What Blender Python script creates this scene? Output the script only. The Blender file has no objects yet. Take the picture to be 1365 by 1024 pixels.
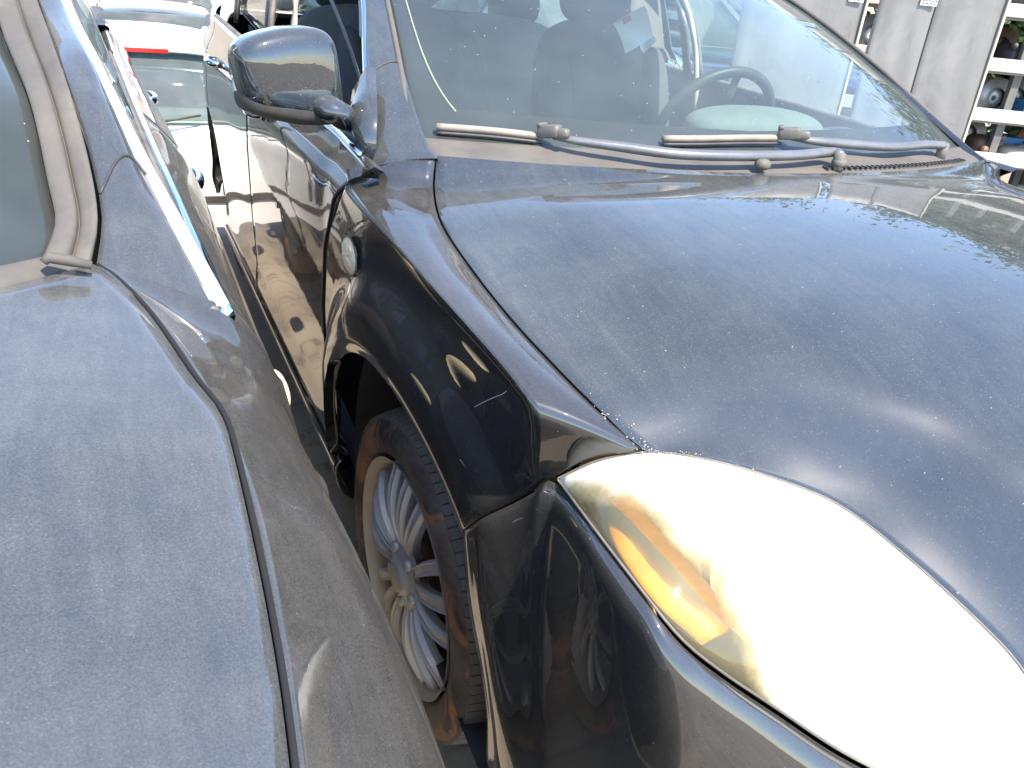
import bpy, bmesh, math, random
from math import sin, cos, pi, radians, sqrt, atan2
from mathutils import Vector, Matrix, noise
random.seed(7)
S = bpy.context.scene
# ------------------------------------------------------------------ camera
CAM_H, CAM_YAW, CAM_PITCH, CAM_ROLL, FPX = 1.33, 24.8, 26.7, 5.6, 1070.0
_y, _p, _r = map(radians, (CAM_YAW, CAM_PITCH, CAM_ROLL))
FWD = Vector((sin(_y)*cos(_p), cos(_y)*cos(_p), -sin(_p)))
_R0 = Vector((cos(_y), -sin(_y), 0)); _U0 = _R0.cross(FWD)
RGT = _R0*cos(_r) + _U0*sin(_r); UPV = -_R0*sin(_r) + _U0*cos(_r)
CAMP = Vector((0, 0, CAM_H))
cd = bpy.data.cameras.new('camera'); cam = bpy.data.objects.new('camera', cd)
S.collection.objects.link(cam); S.camera = cam
M = Matrix.Identity(4)
for i in range(3):
    M[i][0], M[i][1], M[i][2], M[i][3] = RGT[i], UPV[i], -FWD[i], CAMP[i]
cam.matrix_world = M
cd.sensor_width = 36; cd.lens = 36*FPX/1365; cd.clip_start = .02; cd.clip_end = 2000
# ------------------------------------------------------------------ light
SUN_AZ, SUN_EL = radians(166), radians(56)      # azimuth clockwise from +Y
w = bpy.data.worlds.new('World'); S.world = w; w.use_nodes = True
nt = w.node_tree; bg = nt.nodes['Background']
sky = nt.nodes.new('ShaderNodeTexSky'); sky.sky_type = 'NISHITA'; sky.sun_disc = False
sky.sun_elevation = SUN_EL; sky.sun_rotation = SUN_AZ; sky.air_density = 1.0; sky.dust_density = .35; sky.ozone_density = 3.0
nt.links.new(sky.outputs[0], bg.inputs[0]); bg.inputs[1].default_value = .15
sl = bpy.data.lights.new('sun', 'SUN'); sl.energy = 3.2; sl.angle = radians(.53); sl.color = (1, .90, .77)
so = bpy.data.objects.new('sun', sl); S.collection.objects.link(so)
sd = Vector((sin(SUN_AZ)*cos(SUN_EL), cos(SUN_AZ)*cos(SUN_EL), sin(SUN_EL)))
so.rotation_euler = sd.to_track_quat('Z', 'Y').to_euler(); so.location = sd*30
vs = S.view_settings; vs.view_transform = 'Standard'; vs.look = 'None'; vs.exposure = 2.0; vs.gamma = 1; vs.use_curve_mapping = False
# ------------------------------------------------------------------ frames (each car has its own local space)
class Frame:
    def __init__(s, ox, oy, oz, yaw):
        s.o = Vector((ox, oy, oz)); s.yaw = yaw
        s.R = Matrix.Rotation(yaw, 3, 'Z'); s.I = s.R.inverted()
        s.c = s.I @ (CAMP - s.o)
    def ray(s, u, v):
        return s.I @ (FWD + RGT*((u-682.5)/FPX) - UPV*((v-512)/FPX))
    def ax(s, u, v, a):
        d = s.ray(u, v); return s.c + d*((a-s.c.x)/d.x)
    def ay(s, u, v, a):
        d = s.ray(u, v); return s.c + d*((a-s.c.y)/d.y)
    def az(s, u, v, a):
        d = s.ray(u, v); return s.c + d*((a-s.c.z)/d.z)
    def loc(s, u, v, depth):                       # at a distance along the optical axis
        return s.c + s.ray(u, v)*depth
W0 = Frame(0, 0, 0, 0)
FR = Frame(1.138, 1.138, 0, 0)
FL = Frame(-.725, .90, 0, radians(3.2))
# ------------------------------------------------------------------ mesh helpers
def link(name, me, mat=None, parent=None, smooth=True):
    o = bpy.data.objects.new(name, me); S.collection.objects.link(o)
    if parent: o.parent = parent
    if mat:
        for m in (mat if isinstance(mat, (list, tuple)) else [mat]): me.materials.append(m)
    if smooth and len(me.polygons): me.polygons.foreach_set('use_smooth', [True]*len(me.polygons))
    return o
def mesh(name, vs_, fs, mat=None, parent=None, smooth=True):
    me = bpy.data.meshes.new(name); me.from_pydata([tuple(v) for v in vs_], [], fs); me.update()
    bm = bmesh.new(); bm.from_mesh(me); bmesh.ops.recalc_face_normals(bm, faces=bm.faces); bm.to_mesh(me); bm.free()
    return link(name, me, mat, parent, smooth)
def tag(o, label=None, cat=None, group=None, kind=None):
    if label: o['label'] = label
    if cat: o['category'] = cat
    if group: o['group'] = group
    if kind: o['kind'] = kind
    return o
def empty(name, loc, rz=0, **k):
    o = bpy.data.objects.new(name, None); o.empty_display_size = .2; S.collection.objects.link(o)
    o.location = loc; o.rotation_euler = (0, 0, rz); tag(o, **k); return o
def copy_tree(o, parent=None):
    c = o.copy(); S.collection.objects.link(c); c.parent = parent
    for ch in list(o.children): copy_tree(ch, c)
    return c
def catmull(P, n):                                # n samples through the control points P
    m = len(P); out = []
    if m == 2: return [P[0].lerp(P[1], i/(n-1)) for i in range(n)]
    for i in range(n):
        t = i/(n-1)*(m-1); k = min(int(t), m-2); f = t-k
        p1, p2 = P[k], P[k+1]
        p0 = P[k-1] if k > 0 else p1*2-p2
        p3 = P[k+2] if k+2 < m else p2*2-p1
        out.append(.5*((2*p1)+(p2-p0)*f+(2*p0-5*p1+4*p2-p3)*f*f+(3*p1-p0-3*p2+p3)*f**3))
    return out
def resample(P, n):                               # even spacing by length
    Q = catmull(P, 40*len(P)); L = [0]
    for a, b in zip(Q, Q[1:]): L.append(L[-1]+(b-a).length)
    out = []; j = 0
    for i in range(n):
        t = L[-1]*i/(n-1)
        while j < len(L)-2 and L[j+1] < t: j += 1
        f = (t-L[j])/max(L[j+1]-L[j], 1e-9); out.append(Q[j].lerp(Q[j+1], min(max(f, 0), 1)))
    return out
def surf(rows, nu, nv):                           # tensor Catmull-Rom surface
    A = [catmull([Vector(p) for p in r], nv) for r in rows]
    cols = [catmull([A[i][j] for i in range(len(A))], nu) for j in range(nv)]
    return [[cols[j][i] for j in range(nv)] for i in range(nu)]
def mir(G): return [[Vector((-p.x, p.y, p.z)) for p in r] for r in G]
def panel(name, G, mat, parent, skirt=.012, inward=None, sides='nsew'):
    """grid of points -> sheet with its edges folded inward; inward = point the folds aim at"""
    n, m = len(G), len(G[0]); V = [p for r in G for p in r]; F = []
    for i in range(n-1):
        for j in range(m-1): F.append((i*m+j, i*m+j+1, (i+1)*m+j+1, (i+1)*m+j))
    me_n = {}
    def nrm(i, j):
        a = G[min(i+1, n-1)][j]-G[max(i-1, 0)][j]; b = G[i][min(j+1, m-1)]-G[i][max(j-1, 0)]
        k = a.cross(b)
        return k.normalized() if k.length > 1e-12 else Vector((0, 0, 1))
    c = inward if inward is not None else Vector((0, 1.0, .4))
    s0 = nrm(n//2, m//2); sg = 1 if s0.dot(c-G[n//2][m//2]) > 0 else -1
    if skirt:
        def strip(idx):
            base = len(V)
            prev = None
            for q, (i, j) in enumerate(idx):
                # inner bevel row then deep row
                inn = Vector((0, 0, 0))
                if i == 0: inn += (G[1][j]-G[0][j])
                if i == n-1: inn += (G[n-2][j]-G[n-1][j])
                if j == 0: inn += (G[i][1]-G[i][0])
                if j == m-1: inn += (G[i][m-2]-G[i][m-1])
                nn = nrm(i, j)*sg
                V.append(G[i][j]-inn.normalized()*.0012+nn*.002); V.append(G[i][j]+nn*skirt)
                if q:
                    a0 = idx[q-1][0]*m+idx[q-1][1]; a1 = i*m+j
                    b0 = base+2*(q-1); F.append((a0, a1, b0+2, b0)); F.append((b0, b0+2, b0+3, b0+1))
        if 'n' in sides: strip([(0, j) for j in range(m)])
        if 's' in sides: strip([(n-1, j) for j in range(m)])
        if 'w' in sides: strip([(i, 0) for i in range(n)])
        if 'e' in sides: strip([(i, m-1) for i in range(n)])
    return mesh(name, V, F, mat, parent)
def tube(name, P, r, mat, parent=None, n=10, cap=True, flat=1.0, up=None, build=True):
    P = [Vector(p) for p in P]; V = []; F = []
    for i, p in enumerate(P):
        t = (P[min(i+1, len(P)-1)]-P[max(i-1, 0)]).normalized()
        u = Vector(up) if up else (Vector((0, 0, 1)) if abs(t.z) < .95 else Vector((1, 0, 0)))
        s = t.cross(u).normalized(); k = s.cross(t)
        rr = r[i] if isinstance(r, (list, tuple)) else r
        for j in range(n):
            a = 2*pi*j/n; V.append(p+s*cos(a)*rr+k*sin(a)*rr*flat)
    for i in range(len(P)-1):
        for j in range(n): F.append((i*n+j, i*n+(j+1) % n, (i+1)*n+(j+1) % n, (i+1)*n+j))
    if cap: F.append(tuple(range(n))); F.append(tuple(range((len(P)-1)*n, len(P)*n)))
    if not build: return V, F
    return mesh(name, V, F, mat, parent)
def merge(parts):
    V = []; F = []
    for v, f in parts:
        b = len(V); V += v; F += [tuple(i+b for i in q) for q in f]
    return V, F
def boxv(c, s, R=None):
    V = []; c = Vector(c)
    for i in (-1, 1):
        for j in (-1, 1):
            for k in (-1, 1):
                p = Vector((i*s[0]/2, j*s[1]/2, k*s[2]/2)); V.append(c+(R @ p if R else p))
    return V, [(0, 1, 3, 2), (4, 6, 7, 5), (0, 4, 5, 1), (2, 3, 7, 6), (0, 2, 6, 4), (1, 5, 7, 3)]
def box(name, c, s, mat, parent=None, R=None, bev=.004):
    V, F = boxv(c, s, R); me = bpy.data.meshes.new(name); me.from_pydata([tuple(v) for v in V], [], F)
    bm = bmesh.new(); bm.from_mesh(me); bmesh.ops.recalc_face_normals(bm, faces=bm.faces)
    if bev: bmesh.ops.bevel(bm, geom=bm.edges[:], offset=bev, segments=2, affect='EDGES', profile=.5)
    bm.to_mesh(me); bm.free(); return link(name, me, mat, parent, smooth=False)
def superell(c, s, R=None, e=.5, nu=20, nv=28):    # rounded block
    V = []; F = []; sp = lambda x, p: math.copysign(abs(x)**p, x)
    for i in range(nu+1):
        a = -pi/2+pi*i/nu
        for j in range(nv):
            b = 2*pi*j/nv
            p = Vector((sp(cos(a), e)*sp(cos(b), e)*s[0]/2, sp(cos(a), e)*sp(sin(b), e)*s[1]/2, sp(sin(a), e)*s[2]/2))
            V.append(Vector(c)+(R @ p if R else p))
    for i in range(nu):
        for j in range(nv): F.append((i*nv+j, i*nv+(j+1) % nv, (i+1)*nv+(j+1) % nv, (i+1)*nv+j))
    return V, F
# ------------------------------------------------------------------ materials
def newmat(name):
    m = bpy.data.materials.new(name); m.use_nodes = True; m.node_tree.nodes.clear(); return m, m.node_tree
class N:
    def __init__(s, t): s.t = t
    def __call__(s, kind, ins=None, **attr):
        n = s.t.nodes.new('ShaderNode'+kind)
        for k, v in attr.items(): setattr(n, k, v)
        for k, v in (ins or {}).items():
            if hasattr(v, 'links'): s.t.links.new(v, n.inputs[k])
            else: n.inputs[k].default_value = v
        return n
    def ramp(s, fac, stops):
        n = s.t.nodes.new('ShaderNodeValToRGB'); s.t.links.new(fac, n.inputs[0])
        el = n.color_ramp.elements
        while len(el) < len(stops): el.new(.5)
        for e, (p, c) in zip(el, stops):
            e.position = p; e.color = (c, c, c, 1) if isinstance(c, (int, float)) else (*c, 1)
        return n.outputs[0]
    def noise(s, scale, detail=4, rough=.55, vec=None, dist=0):
        n = s('TexNoise', {'Scale': scale, 'Detail': detail, 'Roughness': rough, 'Distortion': dist})
        if vec is not None: s.t.links.new(vec, n.inputs['Vector'])
        return n.outputs['Fac']
    def math(s, op, a, b=None, clamp=False):
        n = s('Math', operation=op, use_clamp=clamp)
        for i, x in enumerate((a, b)):
            if x is None: continue
            if hasattr(x, 'links'): s.t.links.new(x, n.inputs[i])
            else: n.inputs[i].default_value = x
        return n.outputs[0]
    def mixc(s, f, a, b):
        n = s('Mix', data_type='RGBA')
        for k, x in ((0, f), (6, a), (7, b)):
            if hasattr(x, 'links'): s.t.links.new(x, n.inputs[k])
            else: n.inputs[k].default_value = x if k == 0 else (*x, 1)
        return n.outputs[2]
    def coords(s, scale=(1, 1, 1), rot=(0, 0, 0)):
        c = s('TexCoord'); m = s('Mapping', {'Vector': c.outputs['Object'], 'Scale': scale, 'Rotation': rot}); return m.outputs[0]
    def bump(s, h, st, d):
        return s('Bump', {'Height': h, 'Strength': st, 'Distance': d}).outputs[0]
    def out(s, sh): o = s('OutputMaterial'); s.t.links.new(sh, o.inputs[0])
def paint(name, base, dust=.16, dustcol=(.30, .285, .26), spk=1.0, rough=.035, streak=(1, 1, 1)):
    m, t = newmat(name); n = N(t); v = n.coords(streak)
    big = n.noise(2.6, 6, .62, v); fine = n.noise(520, 2, .7, v); mid = n.noise(9, 9, .72, v)
    geo = n('NewGeometry'); sep = n('SeparateXYZ', {0: geo.outputs['Normal']})
    up = n.math('MULTIPLY_ADD', sep.outputs[2], .75); up.node.inputs[2].default_value = .3
    d = n.math('MULTIPLY', n.math('ADD', n.math('MULTIPLY', n.ramp(big, [(.3, .35), (.7, 1)]), .5), n.math('MULTIPLY', n.ramp(fine, [(.30, .15), (.80, .85)]), .75)), dust*2)
    wash = n.noise(1, 6, .68, n.coords((55, 8, 20), (0, 0, radians(32))), .8); blot = n.noise(1.1, 3, .5, v, 1.0)
    d = n.math('MULTIPLY', d, n.ramp(mid, [(.3, .6), (.7, 1)]))
    d = n.math('MULTIPLY', d, n.ramp(wash, [(.3, .68), (.72, 1.0)]))
    d = n.math('MULTIPLY', d, n.math('MULTIPLY', n.ramp(blot, [(.3, .78), (.7, 1)]), 1.6))
    d = n.math('MULTIPLY', d, up, True)
    # specks of dirt and bird lime
    vo = n('TexVoronoi', {'Vector': n.coords((1, 1, 1)), 'Scale': 95, 'Randomness': 1.0})
    cellr = n('SeparateColor', {0: vo.outputs['Color']}).outputs[0]
    dot = n.math('LESS_THAN', vo.outputs['Distance'], n.math('MULTIPLY', cellr, .10))
    keep = n.math('GREATER_THAN', cellr, .68)
    keep2 = n.math('GREATER_THAN', n('SeparateColor', {0: vo.outputs['Color']}).outputs[1], .55)
    sp = n.math('MULTIPLY', n.math('MULTIPLY', dot, keep), n.math('MULTIPLY', keep2, .55*spk))
    vo2 = n('TexVoronoi', {'Vector': n.coords((1, 1.7, 1), (0, 0, .5)), 'Scale': 310, 'Randomness': 1.0}); c2 = n('SeparateColor', {0: vo2.outputs['Color']})
    sp2 = n.math('MULTIPLY', n.math('LESS_THAN', vo2.outputs['Distance'], .30), n.math('MULTIPLY', n.math('GREATER_THAN', c2.outputs[0], .72), n.math('MULTIPLY', c2.outputs[1], .22*spk)))
    fac = n.math('MAXIMUM', n.math('ADD', d, sp2), sp)
    p = n('BsdfPrincipled', {'Base Color': (*base, 1), 'Roughness': .32, 'Coat Weight': 1.0, 'Coat Roughness': rough, 'Metallic': .0,
          'Coat IOR': 1.85, 'Coat Normal': n.bump(n.noise(42, 2, .5, v), .02, .003)})
    p.inputs['Specular IOR Level'].default_value = .04
    dc = n.mixc(sp, dustcol, (.62, .58, .5))
    df = n('BsdfDiffuse', {'Color': dc, 'Roughness': .6})
    mx = n('MixShader', {0: fac, 1: p.outputs[0], 2: df.outputs[0]})
    n.out(mx.outputs[0]); return m
def simple(name, col, rough=.6, metal=0, nz=60, var=.25, bump=.0, dust=0, dustcol=(.34, .29, .23), coat=0, spec=.5):
    m, t = newmat(name); n = N(t); v = n.coords()
    f = n.noise(nz, 5, .6, v)
    c = n.mixc(f, tuple(x*(1-var) for x in col), tuple(min(1, x*(1+var)) for x in col))
    if dust:
        c = n.mixc(n.math('MULTIPLY', n.ramp(n.noise(9, 6, .7, v), [(.35, .3), (.7, 1)]), dust), c, dustcol)
    ins = {'Base Color': c, 'Roughness': rough, 'Metallic': metal, 'Coat Weight': coat, 'Specular IOR Level': spec}
    if bump: ins['Normal'] = n.bump(n.noise(nz*3, 4, .6, v), bump, .002)
    p = n('BsdfPrincipled', ins); n.out(p.outputs[0]); return m
def glass(name, tint=(.72, .86, .80), dust=.2, dustcol=(.42, .45, .44), streak=True, refl=1.0):
    m, t = newmat(name); n = N(t)
    tr = n('BsdfTransparent', {'Color': (*tint, 1)}); gl = n('BsdfGlossy', {'Roughness': .015})
    fr = n('Fresnel', {'IOR': 1.5}); fr2 = n.math('MULTIPLY', fr.outputs[0], refl, True)
    a = n('MixShader', {0: fr2, 1: tr.outputs[0], 2: gl.outputs[0]})
    v = n.coords((420, 22, 22) if streak else (9, 9, 9)); v2 = n.coords((1, 1, 1))
    s1 = n.ramp(n.noise(1, 4, .6, v), [(.3, .9), (.75, 1.06)]); s2 = n.ramp(n.noise(3, 5, .6, v2), [(.3, .5), (.7, 1)])
    s3 = n.ramp(n.noise(900, 2, .6, v2), [(.4, .85), (.8, 1.2)])
    f = n.math('MULTIPLY', n.math('MULTIPLY', n.math('MULTIPLY', s1, s2), s3), dust, True)
    vo = n('TexVoronoi', {'Vector': v2, 'Scale': 60}); dot = n.math('LESS_THAN', vo.outputs['Distance'], .07)
    k = n.math('GREATER_THAN', n('SeparateColor', {0: vo.outputs['Color']}).outputs[0], .72)
    f = n.math('MAXIMUM', f, n.math('MULTIPLY', n.math('MULTIPLY', dot, k), .6))
    df = n('BsdfDiffuse', {'Color': (*dustcol, 1)})
    b = n('MixShader', {0: f, 1: a.outputs[0], 2: df.outputs[0]}); n.out(b.outputs[0]); return m
PB = paint('black_car_paint', (.006, .009, .013), .11, (.28, .279, .245), .9, .012)
PBside = paint('black_car_side_paint', (.006, .0065, .007), .10, (.22, .20, .17), .4, .012)
PN = paint('dark_blue_grey_car_paint', (.010, .012, .017), .125, (.295, .293, .262), .4, .02)
PNs = paint('dark_blue_grey_side_paint', (.008, .010, .013), .12, (.27, .25, .215), .5, .025)
PW = simple('white_car_paint', (.78, .77, .74), .3, 0, 8, .05, 0, .12, coat=.5)
PD = simple('dark_car_paint', (.03, .035, .05), .25, 0, 8, .1, 0, .35, coat=.7)
PS = simple('silver_car_paint', (.45, .46, .48), .3, .4, 8, .08, 0, .15, coat=.6)
TRIM = simple('dusty_black_trim', (.035, .034, .033), .7, 0, 80, .3, .15, .62, (.30, .26, .21))
TRIM2 = simple('dusty_grey_seal', (.06, .055, .048), .75, 0, 30, .08, 0, .36, (.20, .17, .135))
BLK = simple('black_plastic', (.012, .012, .013), .5, 0, 120, .3, .1, .15)
LINER = simple('muddy_black_plastic', (.055, .05, .042), .8, 0, 14, .5, .3, .35, (.12, .10, .08))
VOID = simple('gap_shade_black', (.004, .004, .004), .9)  # flat near-black standing in for shade in the gaps
WIP = simple('weathered_wiper_metal', (.085, .09, .10), .38, .3, 150, .35, .1, .3, (.36, .34, .3))
BLK2 = simple('grey_moulded_plastic', (.02, .021, .024), .5, 0, 120, .3, .1, .4)
RUB = simple('wiper_rubber', (.10, .085, .07), .7, 0, 80, .25, .1, .7, (.36, .3, .24))
CHR = simple('chrome', (.75, .76, .78), .08, 1, 40, .08, 0, .12)
SATIN = simple('satin_aluminium', (.85, .84, .82), .42, .6, 60, .06, .02, .2)
TYRE = None
def mk_tyre():
    m, t = newmat('tyre_rubber'); n = N(t); v = n.coords()
    c = n.mixc(n.ramp(n.noise(7, 6, .65, v, .6), [(.4, 0), (.62, 1)]), (.016, .016, .018), (.12, .085, .06))
    c = n.mixc(n.ramp(n.noise(6, 5, .65, v, 1.2), [(.52, 0), (.64, .9)]), c, (.34, .13, .045))
    p = n('BsdfPrincipled', {'Base Color': c, 'Roughness': .72, 'Normal': n.bump(n.noise(160, 4, .7, v), .25, .002)}); n.out(p.outputs[0]); return m
TYRE = mk_tyre()
TREAD = simple('dusty_tread_rubber', (.075, .066, .056), .85, 0, 120, .35, .3, .5, (.22, .18, .14))
RIM = simple('dusty_alloy', (.42, .40, .37), .4, .25, 30, .15, .05, .5, (.42, .34, .25))
RIMD = simple('dirty_rim_lip', (.50, .42, .32), .6, .3, 40, .25, .1, .7, (.36, .29, .21))
WSG = glass('dusty_windscreen_glass', (.74, .90, .86), .12, (.42, .48, .44), True, 1.3)
SDG = glass('side_window_glass', (.62, .72, .68), .10, (.4, .38, .33), False)
LSG = glass('left_windscreen_glass', (.72, .9, .82), .13, (.42, .45, .42), False)
RWG = glass('rear_window_glass', (.35, .45, .45), .22, (.45, .5, .46), False)
FRIT = simple('black_glass_border', (.012, .012, .015), .7, 0, 200, .3, spec=.1)
SEAT = simple('charcoal_seat_cloth', (.035, .037, .045), .9, 0, 220, .35, .3, .1)
SEATL = simple('grey_seat_side_cloth', (.19, .175, .165), .9, 0, 220, .2, .3, .1)
DASH = simple('grey_dashboard', (.12, .13, .12), .75, 0, 140, .12, .2, .4, (.28, .29, .27))
CREAM = simple('cream_door_seal', (.36, .33, .26), .7, 0, 60, .1, 0, .2)
BELT = simple('grey_seat_belt', (.22, .23, .24), .7, 0, 200, .15)
AMB = simple('amber_lamp', (.80, .33, .015), .35, 0, 90, .15, .2, coat=1)
REDL = simple('red_lamp', (.55, .02, .015), .2, 0, 60, .1, 0, 0, coat=1)
REFL = simple('bright_reflector', (.9, .9, .88), .25, .3, 12, .06, .1)
CLEARL = simple('ribbed_clear_lamp', (.80, .66, .40), .6, 0, 30, .1, 0, .2, spec=.25)
PAPER = simple('white_paper', (.8, .8, .78), .8, 0, 20, .03)
REDP = simple('red_print', (.7, .05, .04), .7, 0, 20, .05)
# ------------------------------------------------------------------ ground
def gz(x, y):                                     # the yard falls away behind the first row of cars
    t = min(max((y-4.4)/1.6, 0), 1); t = t*t*(3-2*t)
    k = min(max((2.2-x)/1.6, 0), 1); k = k*k*(3-2*k)
    return -.78*t*k
def mk_ground():
    m, t = newmat('dusty_yard_concrete'); n = N(t); v = n.coords()
    c = n.mixc(n.ramp(n.noise(1.3, 8, .6, v, .4), [(.35, 0), (.65, 1)]), (.20, .165, .125), (.32, .265, .20))
    c = n.mixc(n.ramp(n.noise(5.5, 7, .7, v, .8), [(.52, 0), (.62, .8)]), c, (.12, .10, .08))
    c = n.mixc(n.ramp(n.noise(60, 3, .7, v), [(.6, 0), (.8, .5)]), c, (.42, .36, .28))
    wv = n('TexVoronoi', {'Vector': v, 'Scale': .9}, feature='DISTANCE_TO_EDGE'); cr = n.ramp(wv.outputs['Distance'], [(.002, .3), (.006, 0)])
    c = n.mixc(cr, c, (.06, .05, .04))
    p = n('BsdfPrincipled', {'Base Color': c, 'Roughness': .9, 'Normal': n.bump(n.noise(90, 6, .7, v), .6, .006)}); n.out(p.outputs[0]); return m
xs = [-600, -200, -60, -20, -8]+[-6+.5*i for i in range(29)]+[10, 20, 60, 200, 600]
ys = [-600, -200, -60, -20, -8]+[-5+.4*i for i in range(48)]+[18, 30, 60, 200, 600]
V = [(x, y, gz(x, y)) for y in ys for x in xs]; nx = len(xs)
F = [(j*nx+i, j*nx+i+1, (j+1)*nx+i+1, (j+1)*nx+i) for j in range(len(ys)-1) for i in range(nx-1)]
tag(mesh('ground', V, F, mk_ground()), kind='structure')
# ------------------------------------------------------------------ wheels
def make_wheel(parent, loc, side, nfan=5, R=.315, rl=.228, flip=0, name='wheel', arms=3):
    """axis along local x, outer face towards side"""
    W = .20; prof = []
    # tyre profile (x offset from outer face inward, radius)
    tp = [(.012, rl-.004), (.002, rl+.006), (-.004, rl+.018), (-.007, rl+.04), (-.004, R-.035), (.004, R-.020), (.012, R-.012)]
    sg = side
    def X(d): return -sg*d                     # d metres inboard of the outer face (outer face on side sg)
    seg = 144
    def lathe(pr, n=seg, f=lambda k, i, r: r):
        V = []; Fc = []
        for i in range(n):
            a = 2*pi*i/n
            for k, (d, r) in enumerate(pr): rr = f(k, i, r); V.append(Vector((X(d), sin(a)*rr, cos(a)*rr)))
        m = len(pr)
        for i in range(n):
            for k in range(m-1): Fc.append((i*m+k, ((i+1) % n)*m+k, ((i+1) % n)*m+k+1, i*m+k+1))
        return V, Fc
    # wheel barrel is the part, everything else hangs on it
    bar = [(-.002, rl), (.004, rl-.004), (.012, rl-.012), (.03, rl-.018), (.15, rl-.022), (.19, rl)]
    V, F = lathe(bar, 96)
    wheel = mesh(name, V, F, RIMD, parent); wheel.location = loc
    V, F = lathe(tp+[(W+.0-d, r) for d, r in reversed(tp)], seg)
    V2 = []
    mesh('tyre', V, F, TYRE, wheel)
    # tread blocks with lateral grooves
    V = []; F = []
    nb = 96
    bands = [(.006, .045, R-.010, R-.001), (.052, .085, R, R), (.092, .112, R, R), (.119, .152, R, R), (.159, .194, R-.001, R-.010)]
    for bi, (d0, d1, r0, r1) in enumerate(bands):
        for i in range(nb):
            a0 = 2*pi*(i+.06+.5*(bi % 2))/nb; a1 = 2*pi*(i+.94+.5*(bi % 2))/nb
            b = len(V)
            for (a, d, r) in ((a0, d0, r0), (a0, d1, r1), (a1, d1, r1), (a1, d0, r0)):
                V.append(Vector((X(d), sin(a)*r, cos(a)*r)))
            for (a, d, r) in ((a0, d0, r0), (a0, d1, r1), (a1, d1, r1), (a1, d0, r0)):
                V.append(Vector((X(d), sin(a)*(r-.014), cos(a)*(r-.014))))
            F += [(b, b+1, b+2, b+3), (b, b+4, b+5, b+1), (b+1, b+5, b+6, b+2), (b+2, b+6, b+7, b+3), (b+3, b+7, b+4, b)]
    mesh('tread', V, F, TREAD, wheel, smooth=False)
    V, F = lathe([(.006, R-.016), (W-.006, R-.016)], 96); base = mesh('tread_groove', V, F, BLK, wheel)
    # disc behind the spokes
    V, F = lathe([(.06, 0.001), (.06, .12), (.075, .125)], 48); mesh('brake_disc', V, F, simple('rusty_disc', (.12, .07, .045), .7, .4, 30, .4, .2), wheel)
    # spokes: groups of blades
    def blade(a, w0, w1, tw):
        V = []; F = []; K = 9; prof_ = [(-1, .010), (-.72, .0), (-.5, .004), (.5, .004), (.72, .0), (1, .010)]
        for k in range(K+1):
            t = k/K; r = .046+(rl-.010-.046)*t; aa = a+tw*sin(t*pi)*.5
            w = w0+(w1-w0)*t; d = .012-.020*sin(pi*min(t*1.05, 1))**.8+.004*t
            for (s, dd) in prof_:
                V.append(Vector((X(d+dd), sin(aa)*r+cos(aa)*s*w, cos(aa)*r-sin(aa)*s*w)))
            for s in (1, -1): V.append(Vector((X(d+.026), sin(aa)*r+cos(aa)*s*w*.8, cos(aa)*r-sin(aa)*s*w*.8)))
        m = 8
        for k in range(K):
            for j in range(m): F.append((k*m+j, k*m+(j+1) % m, (k+1)*m+(j+1) % m, (k+1)*m+j))
        return V, F
    off = flip
    for g in range(nfan):
        for q in range(arms):
            dq = (q-(arms-1)/2)
            V, F = blade(off+2*pi*g/nfan+dq*radians(18.5 if arms == 3 else 12), .0085, .0160, dq*.10)
            s = mesh('spoke', V, F, RIM, wheel, False)
        a = off+2*pi*(g+.5)/nfan
        V, F = tube('', [Vector((X(.012), sin(a)*.056, cos(a)*.056)), Vector((X(-.004), sin(a)*.056, cos(a)*.056))], .011, None, n=12, build=False)
        mesh('wheel_bolt', V, F, RIM, wheel)
    V, F = lathe([(.012, .075), (.006, .068), (.002, .05), (-.004, .036), (-.010, .034), (-.011, .030)], 40); mesh('hub', V, F, RIM, wheel)
    V, F = lathe([(-.009, .030), (-.013, .026), (-.014, .0005)], 32); mesh('centre_cap', V, F, RIMD, wheel)
    return wheel
# ================================================================== RIGHT CAR
car = empty('parked_car', FR.o, 0, label='black hatchback on the right with hazed yellow headlight and multi spoke wheel', cat='car')
A = lambda u, v, a: FR.ax(u, v, a)
Z = lambda u, v, z: FR.az(u, v, z)
Y = lambda u, v, y: FR.ay(u, v, y)
seam = [Z(583, 208, 1.040), Z(580, 250, .992), Z(590, 295, .972), Z(625, 350, .952), Z(680, 420, .932), Z(740, 485, .912), Z(800, 545, .890), Z(865, 603, .858)]
hltop = [Z(744, 638, .80), Z(797, 614, .835), Z(865, 603, .858), Z(934, 611, .861), Z(1012, 631, .857), Z(1090, 659, .846), Z(1138, 686, .836), Z(1187, 724, .822), Z(1260, 787, .796), Z(1333, 857, .766), Z(1365, 896, .748), Z(1410, 965, .715)]
hlbot = [Z(744, 640, .798), A(797, 711, -.752), A(861, 794, -.742), A(909, 852, -.720), A(963, 896, -.680), A(1036, 945, -.620), A(1124, 1003, -.550), A(1215, 1045, -.475), A(1320, 1065, -.395), A(1395, 1030, -.335)]
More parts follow.
